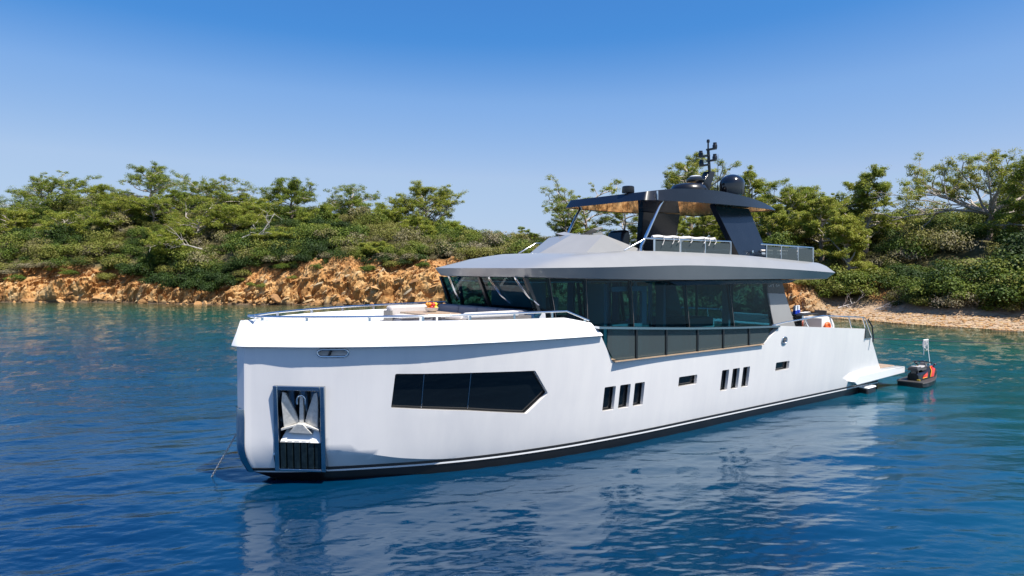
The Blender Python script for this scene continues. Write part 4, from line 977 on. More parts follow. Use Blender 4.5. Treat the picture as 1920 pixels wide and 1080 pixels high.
# raked side panels at the rear of the cabin
for sg_ in (-1,1):
    mb = MB(); y = sg_*2.62; y2 = sg_*2.50
    def quad(a, yb, yt): return [(a[0][0],yb,a[0][1]),(a[1][0],yb,a[1][1]),(a[2][0],yt,a[2][1]),(a[3][0],yt,a[3][1])]
    mb.prism(quad([(17.48,2.34),(18.9,2.34),(18.15,3.98),(17.02,4.02)], y, y2), (0,-sg_*.14,0)); side = mb.build("wing_panel", M['grey'], yacht, bevel=.01)
    mb = MB(); mb.prism(quad([(17.02,4.02),(18.15,3.98),(17.9,4.50),(16.9,4.50)], y2, y2), (0,-sg_*.14,0)); top = mb.build("name_band", M['navy'], side)
    mb = MB()
    for k in range(8):
        if k == 4: continue
        xk = 17.10+k*.085; h_ = .075
        mb.box((xk,sg_*2.505-.004,4.24),(xk+.016,sg_*2.505+.004,4.24+h_)); mb.box((xk,sg_*2.505-.004,4.24+(h_-.014)*(k%3)/2),(xk+.055,sg_*2.505+.004,4.254+(h_-.014)*(k%3)/2))
        if k%2: mb.box((xk+.042,sg_*2.505-.004,4.24),(xk+.057,sg_*2.505+.004,4.24+h_))
    mb.build("lettering", M['white'], top)

# ---------------- cabin roof with flybridge
RB = [(6.40,0,4.89),(6.43,-1.2,4.89),(6.55,-2.3,4.89),(7.6,-2.72,4.90),(8.8,-2.97,4.915),(10,-3.1,4.94),(12,-3.15,4.97),(15,-3.15,4.915),(18,-3.15,4.82),(20.48,-3.1,4.715),(20.5,0,4.72)]
RA = [(6.55,0,4.66),(6.57,-1.15,4.66),(6.70,-2.2,4.66),(7.65,-2.58,4.63),(8.8,-2.82,4.60),(10,-2.95,4.575),(12,-3.0,4.545),(15,-3.0,4.53),(18,-3.0,4.51),(20.12,-2.96,4.49),(20.15,0,4.49)]
RC = [(8.5,0,5.335),(8.55,-1.3,5.33),(8.95,-2.1,5.33),(9.6,-2.45,5.36),(10.4,-2.58,5.385),(11.2,-2.63,5.385),(12.5,-2.66,5.37),(15,-2.68,5.32),(17.5,-2.66,5.21),(20.15,-2.6,5.08),(20.15,0,5.09)]
def resample(p, n=48):
    p = np.array(p); d = np.r_[0, np.cumsum(np.r_[*[1.0]*(len(p)-1)])]; q = np.linspace(0, d[-1], n)
    return np.stack([pchip(d, p[:,i])(q) for i in range(3)], 1)
def resample(p, n=61):
    p = np.array(p); d = np.arange(len(p)); q = np.linspace(0, len(p)-1, n); return np.stack([pchip(d, p[:,i])(q) for i in range(3)], 1)
a, b_, c_ = resample(RA), resample(RB), resample(RC)
mid = b_*.5+c_*.5; mid[:,2] += .055
mid2 = b_*.2+c_*.8; mid2[:,2] += .03
def half2full(r_): return [tuple(p) for p in r_]+[(p[0],-p[1],p[2]) for p in r_[::-1][1:-1]]
sof = a.copy(); sof[:,1] *= .88; sof[:,0] = 13+(sof[:,0]-13)*.97; sof[:,2] += -.03
inn = c_.copy(); inn[:,1] *= .965; inn[:,0] = 14+(inn[:,0]-14)*.98; inn[:,2] = inn[:,2]-.0
pit = inn.copy(); pit[:,2] = np.minimum(pit[:,2]-.02, 5.30-.0*pit[:,0]); 
mb = MB(); mb.loft([half2full(r_) for r_ in (sof, a, b_, mid, mid2, c_, inn, pit)], True, True)
roof = mb.build("cabin_roof", M['grey'], yacht, ang=22)
# stepped soffit band along the rear half
mb = MB(); mb.prism([(11.3,-2.97,4.50),(11.75,-2.90,4.38),(17.95,-2.78,4.36),(18.3,-2.85,4.47)], (0,.45,0)); mb.mirror(); mb.build("soffit", M['navy'], roof)
# flybridge coaming (faceted)
mb = MB()
F0, F1 = (9.45,-1.35,5.30),(9.45,1.35,5.30); T0, Tm, T1 = (10.30,-1.27,5.895),(10.15,0,5.94),(10.30,1.27,5.895)
Bk0, Bk1 = (12.15,-1.5,5.35),(12.15,1.5,5.35); Q0, Q1 = (10.9,-1.02,5.30),(10.9,1.02,5.30); Fm = (8.75,0,5.30); G0, G1 = (11.2,-1.66,5.30),(11.2,1.66,5.30); I0, I1 = (12.1,-1.25,5.30),(12.1,1.25,5.30); BB0, BB1 = (12.15,-1.5,5.28),(12.15,1.5,5.28)
vv = [F0,F1,T0,Tm,T1,Bk0,Bk1,Q0,Q1,Fm,G0,G1,I0,I1,BB0,BB1]
mb.add(vv, [(9,0,2,3),(9,3,4,1),(0,10,2),(10,14,5,2),(1,4,11),(11,4,6,15),(2,7,8,4,3),(2,5,12,7),(4,8,13,6),(5,14,12),(6,13,15)])
mb.build("flybridge_coaming", M['grey'], roof, ang=12)
# wind deflector
mb = MB(); rg = []
for y in np.linspace(-.86,.86,15):
    k = abs(y)/.86; lift = .20*k**1.6*(1 if y < 0 else .55); zt = 5.97+lift
    rg.append([(10.25,y,zt-.07),(10.62,y,zt),(10.70,y,zt-.03),(10.45,y,zt-.12+.0*lift)])
mb.loft(rg); defl = mb.build("wind_deflector", M['grey'], roof, ang=25)
for y in (-.8,.8): mb = MB(); mb.hexa([(10.3,y-.03,5.75),(10.72,y-.03,5.6),(10.72,y+.03,5.6),(10.3,y+.03,5.75),(10.3,y-.03,5.96),(10.7,y-.03,6.0),(10.7,y+.03,6.0),(10.3,y+.03,5.96)]); mb.build("deflector_bracket", M['grey'], defl, ang=25)
# helm seat on the flybridge
mb = MB(); pr = [(12.45,5.35),(12.95,5.35),(13.0,6.0),(12.93,6.17),(12.75,6.2),(12.62,6.1)]
mb.prism([(x,.12,z) for x, z in pr], (0,.75,0)); mb.build("helm_seat", M['navy'], roof, bevel=.09, seg=3)

# hardtop
TZ = pchip(*tab([(11.2,7.17),(11.7,7.25),(12.8,7.38),(13.9,7.43),(15.6,7.38),(17.2,7.26),(18.3,7.11),(18.8,7.05)]))
HL = [(11.42,0),(11.42,-.9),(11.46,-1.75),(12.0,-1.95),(12.8,-2.12),(14.4,-2.25),(16,-2.2),(17.4,-2.05),(18.66,-1.75),(18.75,-.9),(18.75,0)]
HT = [(11.62,0),(11.62,-.9),(11.64,-1.68),(12.1,-1.88),(12.85,-2.06),(14.4,-2.19),(16,-2.14),(17.35,-2.0),(18.55,-1.71),(18.66,-.9),(18.66,0)]
lo = resample([(x,y,6.965+.006*(x-11)) for x, y in HL]); hi = resample([(x,y,float(TZ(x))) for x, y in HT])
cr = hi.copy(); cr[:,1] *= .6; cr[:,2] += .04; cr[:,0] = 15+(cr[:,0]-15)*.9
und = lo.copy(); und[:,1] *= .965; und[:,0] = 15+(und[:,0]-15)*.975
mb = MB(); mb.loft([half2full(r_) for r_ in (und, lo, hi, cr)], False, True)
hard = mb.build("hardtop", M['navy'], yacht, ang=25)
mb = MB(); und2 = und.copy(); und2[:,2] += .012; und3 = und.copy(); und3[:,2] += .06; mb.loft([half2full(und2), half2full(und3)]); mb.build("ceiling_panel", M['ceiling'], hard, ang=25)
mb = MB(); mb.box((11.9,-1.98,6.99),(11.93,-1.94,7.26)); mb.build("seam", M['chrome'], hard)
for sg_ in (-1,1):
    mb = MB(); o = []
    for (x, y, z) in [(15.1,1.72,7.0),(17.15,1.66,7.0),(17.5,2.34,5.12),(15.62,2.34,5.28)]: o.append((x,sg_*y,z))
    i_ = [(p[0]+.02,p[1]-sg_*.24,p[2]) for p in o]; mb.loft([o, i_]); wg = mb.build("hardtop_support", M['navy'], hard, bevel=.012)
    mb = MB(); mb.lathe([(.0,-.05),(.05,-.04),(.055,.0),(.05,.03)], (16.35,sg_*2.33,5.45), 14, axis='y'); mb.build("lamp", M['chrome'], wg)
    mb = MB(); mb.tube([(12.28,sg_*1.86,6.99),(12.12,sg_*1.86,6.80),(11.32,sg_*1.86,5.55),(11.30,sg_*1.86,5.25)], .05, 10); mb.build("strut", M['chrome'], hard, ang=60)
# masts, domes and antennas
mb = MB(); mb.prism([(16.0,-.14,7.42),(16.75,-.14,7.42),(17.32,-.10,8.50),(16.98,-.10,8.50)], (0,.28,0)); mast = mb.build("mast", M['black'], hard, bevel=.02)
mb = MB(); mb.tube([(17.1,0,8.45),(17.0,0,9.35)], .055, 8); mb.tube([(17.0,0,9.35),(17.0,0,9.62)], .03, 8); mb.build("mast_pole", M['black'], mast)
for z, d, w_ in [(8.72,-.3,.05),(8.86,.3,.05),(9.06,-.33,.055),(9.28,.3,.05)]:
    mb = MB(); mb.box((16.94,min(0,-d)-.05,z),(17.06,max(0,-d)+.05,z+.06)); mb.lathe([(.0,0),(.09,.01),(.09,.10),(.07,.13),(.07,.20),(.0,.21)], (17.0,-d,z+.05), 10); mb.build("navigation_light", M['black'], mast, ang=40)
mb = MB(); mb.lathe([(0,0),(.06,0),(.06,.06),(.05,.1),(0,.12)], (17.0,0,9.58), 10); mb.build("navigation_light", M['black'], mast)
mb = MB(); mb.tube([(16.9,-.3,7.6),(17.6,-.55,7.72)], .035, 6); mb.tube([(17.1,-.36,7.6),(17.1,-.36,7.95)], .02, 6); mb.build("bracket", M['black'], mast)
mb = MB(); mb.lathe([(0,0),(.30,0),(.34,.04),(.34,.10),(.28,.14),(0,.15)], (16.15,-.1,8.02), 20); mb.build("radar_platform", M['black'], mast)
mb = MB(); mb.lathe([(0,0),(.2,0),(.24,.05),(.16,.09),(0,.1)], (16.15,-.1,8.17), 18); mb.build("antenna_disc", M['white'], mast)
mb = MB(); mb.lathe([(0,0),(.58,0),(.66,.10),(.66,.22),(.58,.36),(.40,.42),(0,.43)], (15.75,-.1,7.50), 26); mb.build("radar_dome", M['black'], hard, ang=50)
mb = MB(); mb.lathe([(0,-.05),(.24,-.05),(.24,.0),(.43,.02),(.45,.1),(.45,.42)]+[(.45*math.cos(t),.42+.37*math.sin(t)) for t in np.linspace(.1,1.5,9)], (17.22,-.9,7.52), 28); mb.build("satellite_dome", mottled("black_gloss_dome",(.008,.009,.012),.1,2,.16,.03,.6), hard, ang=50)
mb = MB(); mb.tube([(16.92,-.5,7.35),(16.92,-.5,9.06)], [.018,.008], 6); mb.build("whip_antenna", M['black'], hard)
mb = MB(); mb.tube([(17.42,-1.6,7.2),(17.42,-1.6,7.74)], [.03,.022], 6); mb.build("antenna", M['black'], hard)
mb = MB(); mb.lathe([(0,0),(.19,0),(.20,.03),(.19,.20),(.16,.22),(0,.225)], (11.75,-.9,7.27), 18); mb.build("searchlight", M['black'], hard, ang=40)

# flybridge rails with glass
def fly_rail(xs, z_, x0, x1, closed_aft=False):
    mb = MB(); pts = [(x, -2.52, z_(x)) for x in np.linspace(x0, x1, 10)]
    if not closed_aft: pts = [(9.95,-2.45,5.39),(10.72,-2.52,5.73)]+pts
    if closed_aft: mb.tube(pts+[(x1,-1,z_(x1)),(x1,1,z_(x1))]+[(p[0],-p[1],p[2]) for p in pts[::-1]], .025, 8)
    else: mb.tube(pts, .025, 8); mb.mirror()
    r_ = mb.build("fly_rail", M['chrome'], yacht, ang=60); zf = lambda x: 5.37-.038*max(0, x-12.5)
    for x in xs:
        mb = MB(); mb.box((x-.02,-2.54,zf(x)-.05),(x+.02,-2.50,z_(x))); mb.mirror(); mb.build("post", M['chrome'], r_)
    for xa, xb in zip(xs, xs[1:]):
        mb = MB(); mb.prism([(xa+.05,-2.525,zf(xa)+.02),(xb-.05,-2.525,zf(xb)+.02),(xb-.05,-2.525,z_(xb)-.06),(xa+.05,-2.525,z_(xa)-.06)], (0,.012,0)); mb.mirror(); mb.build("glass_panel", M['railglass'], r_, ang=0)
    if closed_aft:
        mb = MB(); mb.prism([(x1,-2.45,zf(x1)+.02),(x1,2.45,zf(x1)+.02),(x1,2.45,z_(x1)-.06),(x1,-2.45,z_(x1)-.06)], (.012,0,0)); mb.build("glass_panel", M['railglass'], r_, ang=0)
    return r_
fly_rail([11.15,12.33,13.52,14.86], lambda x: 5.755, 10.74, 14.86)
fly_rail([16.9,17.8,18.9,19.95], lambda x: 5.71-.02*(x-16.5), 16.55, 19.95, True)
mb = MB(); mb.tube([(x,-2.50,5.81+.012*math.sin(x*9)) for x in np.linspace(11.08,14.05,30)], .05, 8)
for x in (11.5,11.95,12.2,12.8,13.45,13.7,14.0): mb.tube([(x,-2.56,5.85),(x+.02,-2.58,5.72),(x-.06,-2.58,5.62+.05*math.sin(x*31))], .012, 5)
prop(mb.build("rolled_awning", M['fabricwhite'], None, ang=60, loc=YO, rz=YTH), "cream rolled cover tied along the forward flybridge rail", "rolled cover")
for i, (x0, x1) in enumerate(((17.0,17.75),(17.95,18.7))):
    mb = MB(); mb.box((x0,-2.35,5.08),(x1,-1.5,5.26)); o = empty("sun_lounge", yw((x0+x1)/2,-1.9,5.08), YTH, ["blue grey padded flybridge sunbed nearest the black support","blue grey padded flybridge sunbed nearest the rear corner"][i], "sunbed", "flybridge sunbeds")
    cx = (x0+x1)/2
    mb = MB(); mb.box((x0-cx,-.42,0),(x1-cx,.42,.20)); mb.build("mattress", M['cushionblue'], o, bevel=.05)
    mb = MB(); mb.tube([(x0-cx+.03,-.3,.30),(x1-cx-.03,-.3,.30)], .085, 10); mb.build("bolster", M['cushionblue'], o, bevel=.02)
    mb = MB(); mb.tube([(x0-cx-.02,-.36,.42),(x1-cx-.06,-.36,.42)], .035, 8); mb.build("rolled_towel", M['fabricwhite'], o)

# swim platform
mb = MB(); mb.prism([(21.62,-3.30,.56),(21.85,-3.30,.415),(25.9,-3.30,.52),(26.0,-3.25,.62),(26.0,-3.25,.76),(25.85,-3.30,.78),(24.1,-3.30,.80),(22.0,-3.30,.76)], (0,.34,0)); mb.mirror(); mb.build("platform_side", M['white'], yacht, bevel=.02)
mb = MB(); mb.prism([(23.9,-2.955,.50),(26.0,-2.955,.56),(26.0,-2.955,.74),(23.9,-2.955,.76)], (0,5.91,0)); plat = mb.build("swim_platform", M['white'], yacht, bevel=.02)
mb = MB(); mb.box((24.05,-2.9,.765),(25.85,2.9,.79)); mb.build("teak_deck", M['teak'], plat)
mb = MB(); mb.hexa([(22.6,-3.34,-.3),(23.3,-3.34,-.3),(23.3,-2.9,-.3),(22.6,-2.9,-.3),(22.6,-3.34,.18),(23.3,-3.34,.20),(23.3,-2.9,.20),(22.6,-2.9,.18)]); ex = mb.build("exhaust_outlet", M['black'], yacht, bevel=.05)
mb = MB(); mb.hexa([(22.62,-3.36,.19),(23.32,-3.36,.21),(23.3,-2.9,.21),(22.62,-2.9,.19),(22.66,-3.32,.25),(23.28,-3.32,.27),(23.28,-2.9,.27),(22.66,-2.9,.25)]); mb.build("lid", M['white'], ex, bevel=.02)
# rails on the aft bulwark
mb = MB(); rp = [(16.2,-3.2,2.98),(16.95,-3.2,3.05),(19.5,-3.2,3.17),(22.5,-3.2,2.98),(22.65,-3.2,2.9),(23.15,-3.2,2.2),(23.2,-3.2,2.05)]; mb.tube(rp, .022, 8); mb.mirror(); arail = mb.build("aft_rail", M['chrome'], yacht, ang=60)
for x, zt in [(18.25,3.10),(19.9,3.14),(21.3,3.06),(22.4,2.98)]:
    mb = MB(); zb_ = 2.95-(x-16.7)*.0716; mb.tube([(x+.15,-3.25,zb_-.02),(x,-3.2,zt)], .024, 7); mb.mirror(); mb.build("stanchion", M['chrome'], arail, ang=60)
mb = MB(); mb.box((22.46,-3.30,2.16),(22.52,-3.1,2.5)); mb.prism([(22.5,-3.28,2.17),(23.0,-3.28,2.17),(22.6,-3.28,2.55),(22.5,-3.28,2.55)], (0,.03,0)); mb.mirror(); mb.build("stern_gate", M['railglass'], yacht)
mb = MB(); mb.tube([(22.62,-3.3,2.9),(22.9,-3.33,2.62),(22.98,-3.34,2.2),(22.97,-3.34,2.0)], .03, 6); prop(mb.build("mooring_strap", M['darkrope'], None, ang=60, loc=YO, rz=YTH), "dark strap hanging over the stern corner from the aft rail", "strap")

# ---------------- furniture on the foredeck
def yobj(name, x, y, z, label, cat, group=None): return empty(name, yw(x,y,z), YTH, label, cat, group)
sofa = yobj("deck_sofa", 5.9, 0, 3.06, "U shaped taupe sofa on the foredeck below the windscreen", "sofa")
def cush(name, a, b_, m_, bev=.07): q = MB(); q.box(a, b_); return q.build(name, m_, sofa, bevel=bev, seg=3)
q = MB(); q.box((.15,-2.0,0),(.95,2.25,.36)); q.box((-.95,1.55,0),(.15,2.3,.36)); q.box((-.9,-2.05,0),(.15,-1.45,.36)); q.build("base", M['fabricgrey'], sofa, bevel=.02)
for y0, y1 in [(-1.95,-1.0),(-.98,-.02),(0,.95),(.97,2.1)]: cush("back_cushion", (.62,y0,.34), (.98,y1,.73), M['fabricgrey']); cush("seat_cushion", (.12,y0,.36), (.62,y1,.48), M['fabric'])
cush("back_cushion", (-1.0,2.05,.3), (.55,2.38,.72), M['fabric']); cush("seat_cushion", (-.95,1.5,.36), (.1,2.05,.48), M['fabric'])
cush("back_cushion", (-1.05,-2.12,.58), (.55,-1.85,.73), M['fabricwhite'], .06); cush("seat_cushion", (-.9,-1.85,.36), (.1,-1.4,.48), M['fabric'])
q = MB(); q.box((-1.02,-2.1,.06),(.95,-2.0,.60)); q.build("side_panel", M['greyplastic'], sofa); q = MB(); q.box((-1.06,1.98,0),(-.98,2.4,.58)); q.build("side_panel", M['greyplastic'], sofa)
tb = yobj("deck_table", 5.2, .3, 3.06, "low wooden table with steel legs on the foredeck", "table")
q = MB(); q.box((-.5,-.8,.56),(.5,.8,.61)); q.build("table_top", M['teak'], tb, bevel=.01)
for y in (-.45,.45): q = MB(); q.box((-.05,y-.05,0),(.05,y+.05,.56)); q.box((-.25,y-.2,0),(.25,y+.2,.02)); q.build("leg", M['chrome'], tb)
fb = yobj("fruit_bowl", 5.32, .42, 3.67, "white bowl heaped with oranges, lemons and apples on the foredeck table", "fruit bowl")
q = MB(); q.lathe([(.0,0),(.09,0),(.17,.06),(.2,.13),(.185,.13),(.15,.06),(0,.03)], (0,0,0), 20); q.build("bowl", M['white'], fb, ang=50)
rg_ = random.Random(3)
for i in range(16):
    a_ = i*2.4; r_ = .15*math.sqrt((i % 8)/8); z_ = .13+(.085 if i > 8 else 0)+rg_.uniform(-.01,.01); q = MB(); q.ell((r_*math.cos(a_), r_*math.sin(a_), z_), (.052,.052,.05), 10, 8); q.build("fruit", M[['fruitorange','fruityellow','fruitorange','fruitred'][i % 4]], fb, ang=60)
hatch = MB(); hatch.hexa([(1.9,-.2,3.06),(2.7,-.2,3.06),(2.7,.6,3.06),(1.9,.6,3.06),(1.95,-.15,3.16),(2.65,-.15,3.14),(2.65,.55,3.14),(1.95,.55,3.16)]); hatch.build("deck_hatch", M['steelpanel'], yacht, bevel=.02)
q = MB(); q.lathe([(0,0),(.12,0),(.12,.2),(.09,.24),(.09,.3),(.13,.34),(.12,.4),(0,.42)], (1.5,-.5,3.06), 16); q.build("windlass", M['chrome'], yacht, ang=40)

# ---------------- furniture on the aft deck
at_ = yobj("dining_table", 20.6, -1.45, 2.12, "dark topped dining table on the aft deck", "table")
q = MB(); q.box((-.85,-.55,.95),(.75,.9,1.0)); q.build("table_top", M['blackmatte'], at_, bevel=.01)
for x in (-.5,.4): q = MB(); q.box((x-.06,-.1,0),(x+.06,.3,.95)); q.build("leg", M['chrome'], at_)
def chair(x, y, lab, yaw):
    o = empty("deck_chair", yw(x,y,2.12), YTH+yaw, lab, "chair", "woven chairs on the aft deck")
    q = MB(); q.box((-.22,-.25,.42),(.25,.25,.50)); q.build("seat", M['fabricwhite'], o, bevel=.02)
    q = MB(); q.hexa([(-.27,-.26,.40),(-.21,-.26,.40),(-.21,.26,.40),(-.27,.26,.40),(-.31,-.26,1.06),(-.26,-.26,1.06),(-.26,.26,1.06),(-.31,.26,1.06)]); q.build("backrest", M['rattan'], o, bevel=.02)
    for a_, b2 in ((-.24,-.23),(-.24,.23),(.22,-.23),(.22,.23)): q = MB(); q.box((a_-.02,b2-.02,0),(a_+.02,b2+.02,.42)); q.build("leg", M['rattan'], o)
chair(19.35,-1.75,"dark woven chair at the forward end of the aft deck table",0)
chair(22.05,-1.55,"woven chair at the stern end of the aft deck table",math.pi)
asf = yobj("aft_sofa", 22.0, .9, 2.12, "long pale sofa along the stern of the aft deck", "sofa")
q = MB(); q.box((-.75,-1.9,0),(.0,1.9,.42)); q.build("base", M['fabricwhite'], asf, bevel=.04)
q = MB(); q.box((.0,-2.0,0),(.30,1.9,.78)); q.build("backrest", M['fabric'], asf, bevel=.08, seg=3)
locker = MB(); locker.prism([(21.7,-1.95,2.12),(22.75,-1.95,2.12),(22.7,-1.95,2.62),(22.5,-1.95,2.86),(22.2,-1.95,2.95),(21.75,-1.95,2.93)], (0,.75,0)); locker.build("stern_locker", M['white'], yacht, bevel=.05, seg=3)
ring = MB(); ring.tube([(.0,.27*math.cos(t),.27*math.sin(t)) for t in np.linspace(0,2*math.pi,25)], .065, 10, cap=False)
lb = yobj("life_ring", 21.95, -2.05, 2.55, "round orange lifebuoy on the white stern locker", "lifebuoy")
ring = MB(); ring.tube([(.15*math.cos(t),0,.15*math.sin(t)) for t in np.linspace(0,2*math.pi,25)], .06, 10, cap=False); ring.build("ring", M['orange'], lb, ang=60)
q = MB(); q.lathe([(0,-.02),(.13,-.02),(.13,.03),(0,.03)], (0,0,0), 18, axis='y'); q.build("cover", M['orange'], lb, ang=40)
for i, (x, y) in enumerate(((20.35,-1.6),(20.72,-1.5))):
    o = yobj("water_carafe", x, y, 3.12, ["clear carafe with blue base on the aft table, nearest the cabin","clear carafe with blue base on the aft table, nearest the stern"][i], "carafe", "carafes on the aft table")
    q = MB(); q.lathe([(0,0),(.085,0),(.085,.13),(0,.13)], (0,0,0), 14); q.build("base", M['blueglass'], o, ang=40); q = MB(); q.lathe([(0,.13),(.07,.13),(.07,.3),(.06,.31),(.055,.16),(0,.15)], (0,0,0), 14); q.build("vessel", mat("frosted_glass",(.75,.8,.85),.3), o, ang=40)
q = MB()
for k in range(3): q.lathe([(0,0),(.10,0),(.13,.02),(.125,.025),(0,.01)], (k*.26,0.05*k,0), 16)
prop(q.build("plate_setting", M['fabricwhite'], None, ang=40, loc=yw(20.8,-1.65,3.125), rz=YTH), "white plates set along the edge of the aft deck table", "plates")

# ---------------- mooring line, rope coil, jet ski
ml = MB(); Pm = [Vector((14.3,27.6,2.05)),Vector((19.12,31.5,1.53)),Vector((22.37,34,1.20)),Vector((28.58,38,.64)),Vector((36,42,.30)),Vector((46,47,.45))]
pts = []
for i in range(len(Pm)-1):
    for k in range(6): pts.append(Pm[i].lerp(Pm[i+1], k/6))
ml.tube(pts+[Pm[-1]], .022, 6); prop(ml.build("mooring_line", M['darkrope'], None, ang=60), "long dark stern line stretched from the yacht to the right shore", "mooring rope")
co = MB(); c0 = Vector((19.12,31.5,1.53)); d_ = Vector((.78,.62,0))
for k in range(6):
    dx = -.20+.078*k; ln = [.62,.36,.30,.40,.26,.50][k]; b0 = c0+d_*dx; wv = .03*((k%3)-1)
    if k == 0: co.tube([b0+Vector((0,-.03,-.66)), b0+Vector((0,-.035,-.3)), b0+Vector((0,-.03,.02)), b0+d_*.04+Vector((0,0,.055))], .016, 6); continue
    lp = [b0+d_*(.045*math.sin(t)+wv*.4)+Vector((.03*math.sin(t),-.03*math.sin(t), .04-ln*.5*(1-math.cos(t)))) for t in np.linspace(0,2*math.pi,15)]
    co.tube(lp, .015, 6, cap=False)
co.tube([c0+d_*-.24+Vector((0,0,.03)), c0+d_*.32+Vector((0,0,.03))], .03, 6)
prop(co.build("rope_coil", M['rope'], None, ang=60), "white rope looped in a hank over the stern mooring line", "rope coil")
js = empty("jet_ski", yw(25.62,-3.62,0), YTH+.10, "black and red jet ski floating behind the stern platform", "jet ski")
def jr(x, w_, z0, z1, n=2.6): # hull section
    return [(x, -w_*math.cos(t)*1.0 if True else 0, z0+(z1-z0)*(0 if False else .5+.5*math.sin(t))) for t in np.linspace(-math.pi/2, 1.5*math.pi, 17)[:-1]]
def sect(x, w_, zb, zt, fl_=.8): return [(x,-w_,zt),(x,-w_*1.02,(zt+zb)/2+.03),(x,-w_*fl_,zb+.05),(x,-w_*.3,zb),(x,w_*.3,zb),(x,w_*fl_,zb+.05),(x,w_*1.02,(zt+zb)/2+.03),(x,w_,zt)]
q = MB(); q.loft([sect(0,.50,-.18,.20),sect(.18,.58,-.18,.21),sect(.6,.60,-.2,.21),sect(1.3,.58,-.2,.22),sect(1.9,.49,-.18,.28),sect(2.4,.35,-.1,.38),sect(2.8,.17,.06,.47),sect(3.02,.04,.3,.52)]); q.build("hull", M['black'], js, ang=35)
q = MB(); q.loft([[(x,-w_,z),(x,-w_-.03,z+.03),(x,-w_,z+.06),(x,w_,z+.06),(x,w_+.03,z+.03),(x,w_,z)] for x, w_, z in [(-.02,.50,.19),(.18,.59,.20),(.6,.61,.20),(1.3,.59,.21),(1.9,.50,.27),(2.4,.36,.37),(2.82,.18,.47),(3.05,.03,.53)]]); q.build("deck", mottled("black_deck_mat",(.045,.042,.04),.3,9,.6), js, ang=35)
q = MB(); q.loft([[(x,-w_,.30),(x,-w_*.9,h_*.7+.1),(x,-w_*.55,h_),(x,w_*.55,h_),(x,w_*.9,h_*.7+.1),(x,w_,.30)] for x, w_, h_ in [(.38,.24,.60),(.55,.28,.66),(1.0,.28,.63),(1.4,.33,.66),(1.7,.41,.80),(2.0,.45,.86),(2.4,.40,.76),(2.75,.22,.62),(2.95,.08,.55)]]); q.build("body", M['black'], js, ang=35)
bw_ = pchip(*tab([(.38,.24),(.55,.28),(1.0,.28),(1.4,.33),(1.7,.41),(2.0,.45),(2.4,.40),(2.75,.22),(2.95,.08)])); bhh = pchip(*tab([(.38,.60),(.55,.66),(1.0,.63),(1.4,.66),(1.7,.80),(2.0,.86),(2.4,.76),(2.75,.62),(2.95,.55)]))
def flank(x, k, sg_, o=.012):   # k 0 at the deck .. 1 at the shoulder
    w_, h_ = float(bw_(x)), float(bhh(x)); zm = h_*.7+.1
    y, z = (w_*(1-.1*k/.6), .30+(zm-.30)*k/.6) if k < .6 else (w_*(.9-.35*(k-.6)/.4), zm+(h_-zm)*(k-.6)/.4)
    return (x, sg_*(y+o), z+o*.5)
for sg_ in (-1,1):
    q = MB(); rows_ = []
    for k in (.08,.3,.58,.62,.8,.98): rows_.append([flank(1.52+.30*k**1.5+(.24+.22*k)*u_, k, sg_, o_) for o_ in (.014,) for u_ in (0,.25,.5,.75,1)])
    q.loft(rows_, False, False, False); q.build("side_fairing", M['red'], js, ang=40, recalc=False)
    q = MB(); rows_ = [[flank(.72+.55*u_+.18*k, .12+(.30+.30*u_)*k, sg_, .014) for u_ in (0,.25,.5,.75,1)] for k in (0,.5,1)]; q.loft(rows_, False, False, False); q.build("knee_pad", M['red'], js, ang=40, recalc=False)
    q = MB(); q.tube([flank(1.51+.30*k**1.5, k, sg_, .02) for k in (.08,.3,.58,.62,.8,.98)], .013, 5); q.build("trim_stripe", M['yellow'], js, ang=60)
    q = MB(); q.tube([flank(.72+.55*u_, .12, sg_, .02) for u_ in (0,.3,.6,1)], .012, 5); q.build("trim_stripe", M['yellow'], js, ang=60)
q = MB(); q.loft([[(x,-w_,z),(x,-w_*.8,z+.13),(x,w_*.8,z+.13),(x,w_,z),(x,0,z-.05)] for x, w_, z in [(.34,.22,.76),(.5,.26,.80),(.75,.25,.78),(.95,.21,.71),(1.3,.21,.69),(1.6,.23,.73),(1.68,.14,.78)]]); q.build("seat", mottled("black_grey_vinyl",(.05,.05,.052),.3,5,.45), js, ang=50)
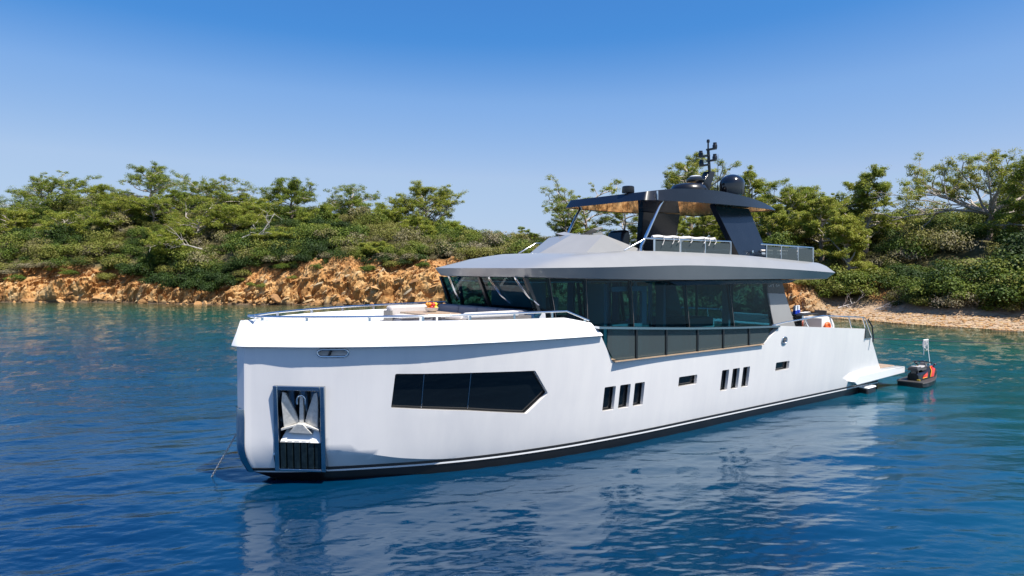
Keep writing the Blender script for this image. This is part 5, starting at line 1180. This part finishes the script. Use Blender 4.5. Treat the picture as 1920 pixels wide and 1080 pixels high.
q = MB(); q.loft([[(x,-w_,z),(x,-w_*.7,z+.02),(x,w_*.7,z+.02),(x,w_,z)] for x, w_, z in [(.42,.18,.935),(.8,.18,.92),(1.0,.14,.85),(1.35,.13,.825),(1.6,.14,.87)]]); q.build("seat_pad", mottled("pale_grey_vinyl",(.38,.36,.35),.1,8,.5), js, ang=50)
q = MB(); q.hexa([(1.62,-.16,.76),(1.85,-.16,.80),(1.85,.16,.80),(1.62,.16,.76),(1.66,-.10,1.05),(1.84,-.10,1.02),(1.84,.10,1.02),(1.66,.10,1.05)]); q.build("steering_column", M['greyplastic'], js, bevel=.03)
q = MB(); q.tube([(1.55,-.40,1.06),(1.66,-.22,1.07),(1.72,0,1.06),(1.66,.22,1.07),(1.55,.40,1.06)], .028, 8); q.build("handlebar", M['black'], js, ang=60)
q = MB(); q.hexa([(1.7,-.1,1.04),(1.98,-.13,.92),(1.98,.13,.92),(1.7,.1,1.04),(1.72,-.09,1.12),(1.9,-.1,1.06),(1.9,.1,1.06),(1.72,.09,1.12)]); q.build("instrument_cowl", M['steelpanel'], js, bevel=.02)
for sg_ in (-1,1): q = MB(); q.ell((2.05,sg_*.40,.93), (.10,.07,.06), 12, 8); q.tube([(2.1,sg_*.3,.78),(2.06,sg_*.38,.90)], .02, 6); q.build("mirror", M['navy'], js, ang=60)
q = MB(); q.box((.34,-.29,.28),(.40,-.17,.34)); q.build("warning_label", M['yellow'], js); q = MB(); q.box((.42,-.1,.45),(.46,.1,.72)); q.tube([(.40,-.2,.66),(.36,-.2,.84),(.36,.2,.84),(.40,.2,.66)], .018, 6); q.build("grab_handle", M['greyplastic'], js, ang=60)
tl = MB(); bowp = yw(28.28,-3.33,.60); js.scale = (.94,.92,.84)
tl.tube([c0+d_*.27+Vector((0,0,-.1)), (c0+d_*.27).lerp(bowp,.5)+Vector((0,0,-.06)), bowp], .007, 5); prop(tl.build("tow_line", M['rope'], None, ang=60), "thin white line from the rope hank down to the jet ski bow", "rope")
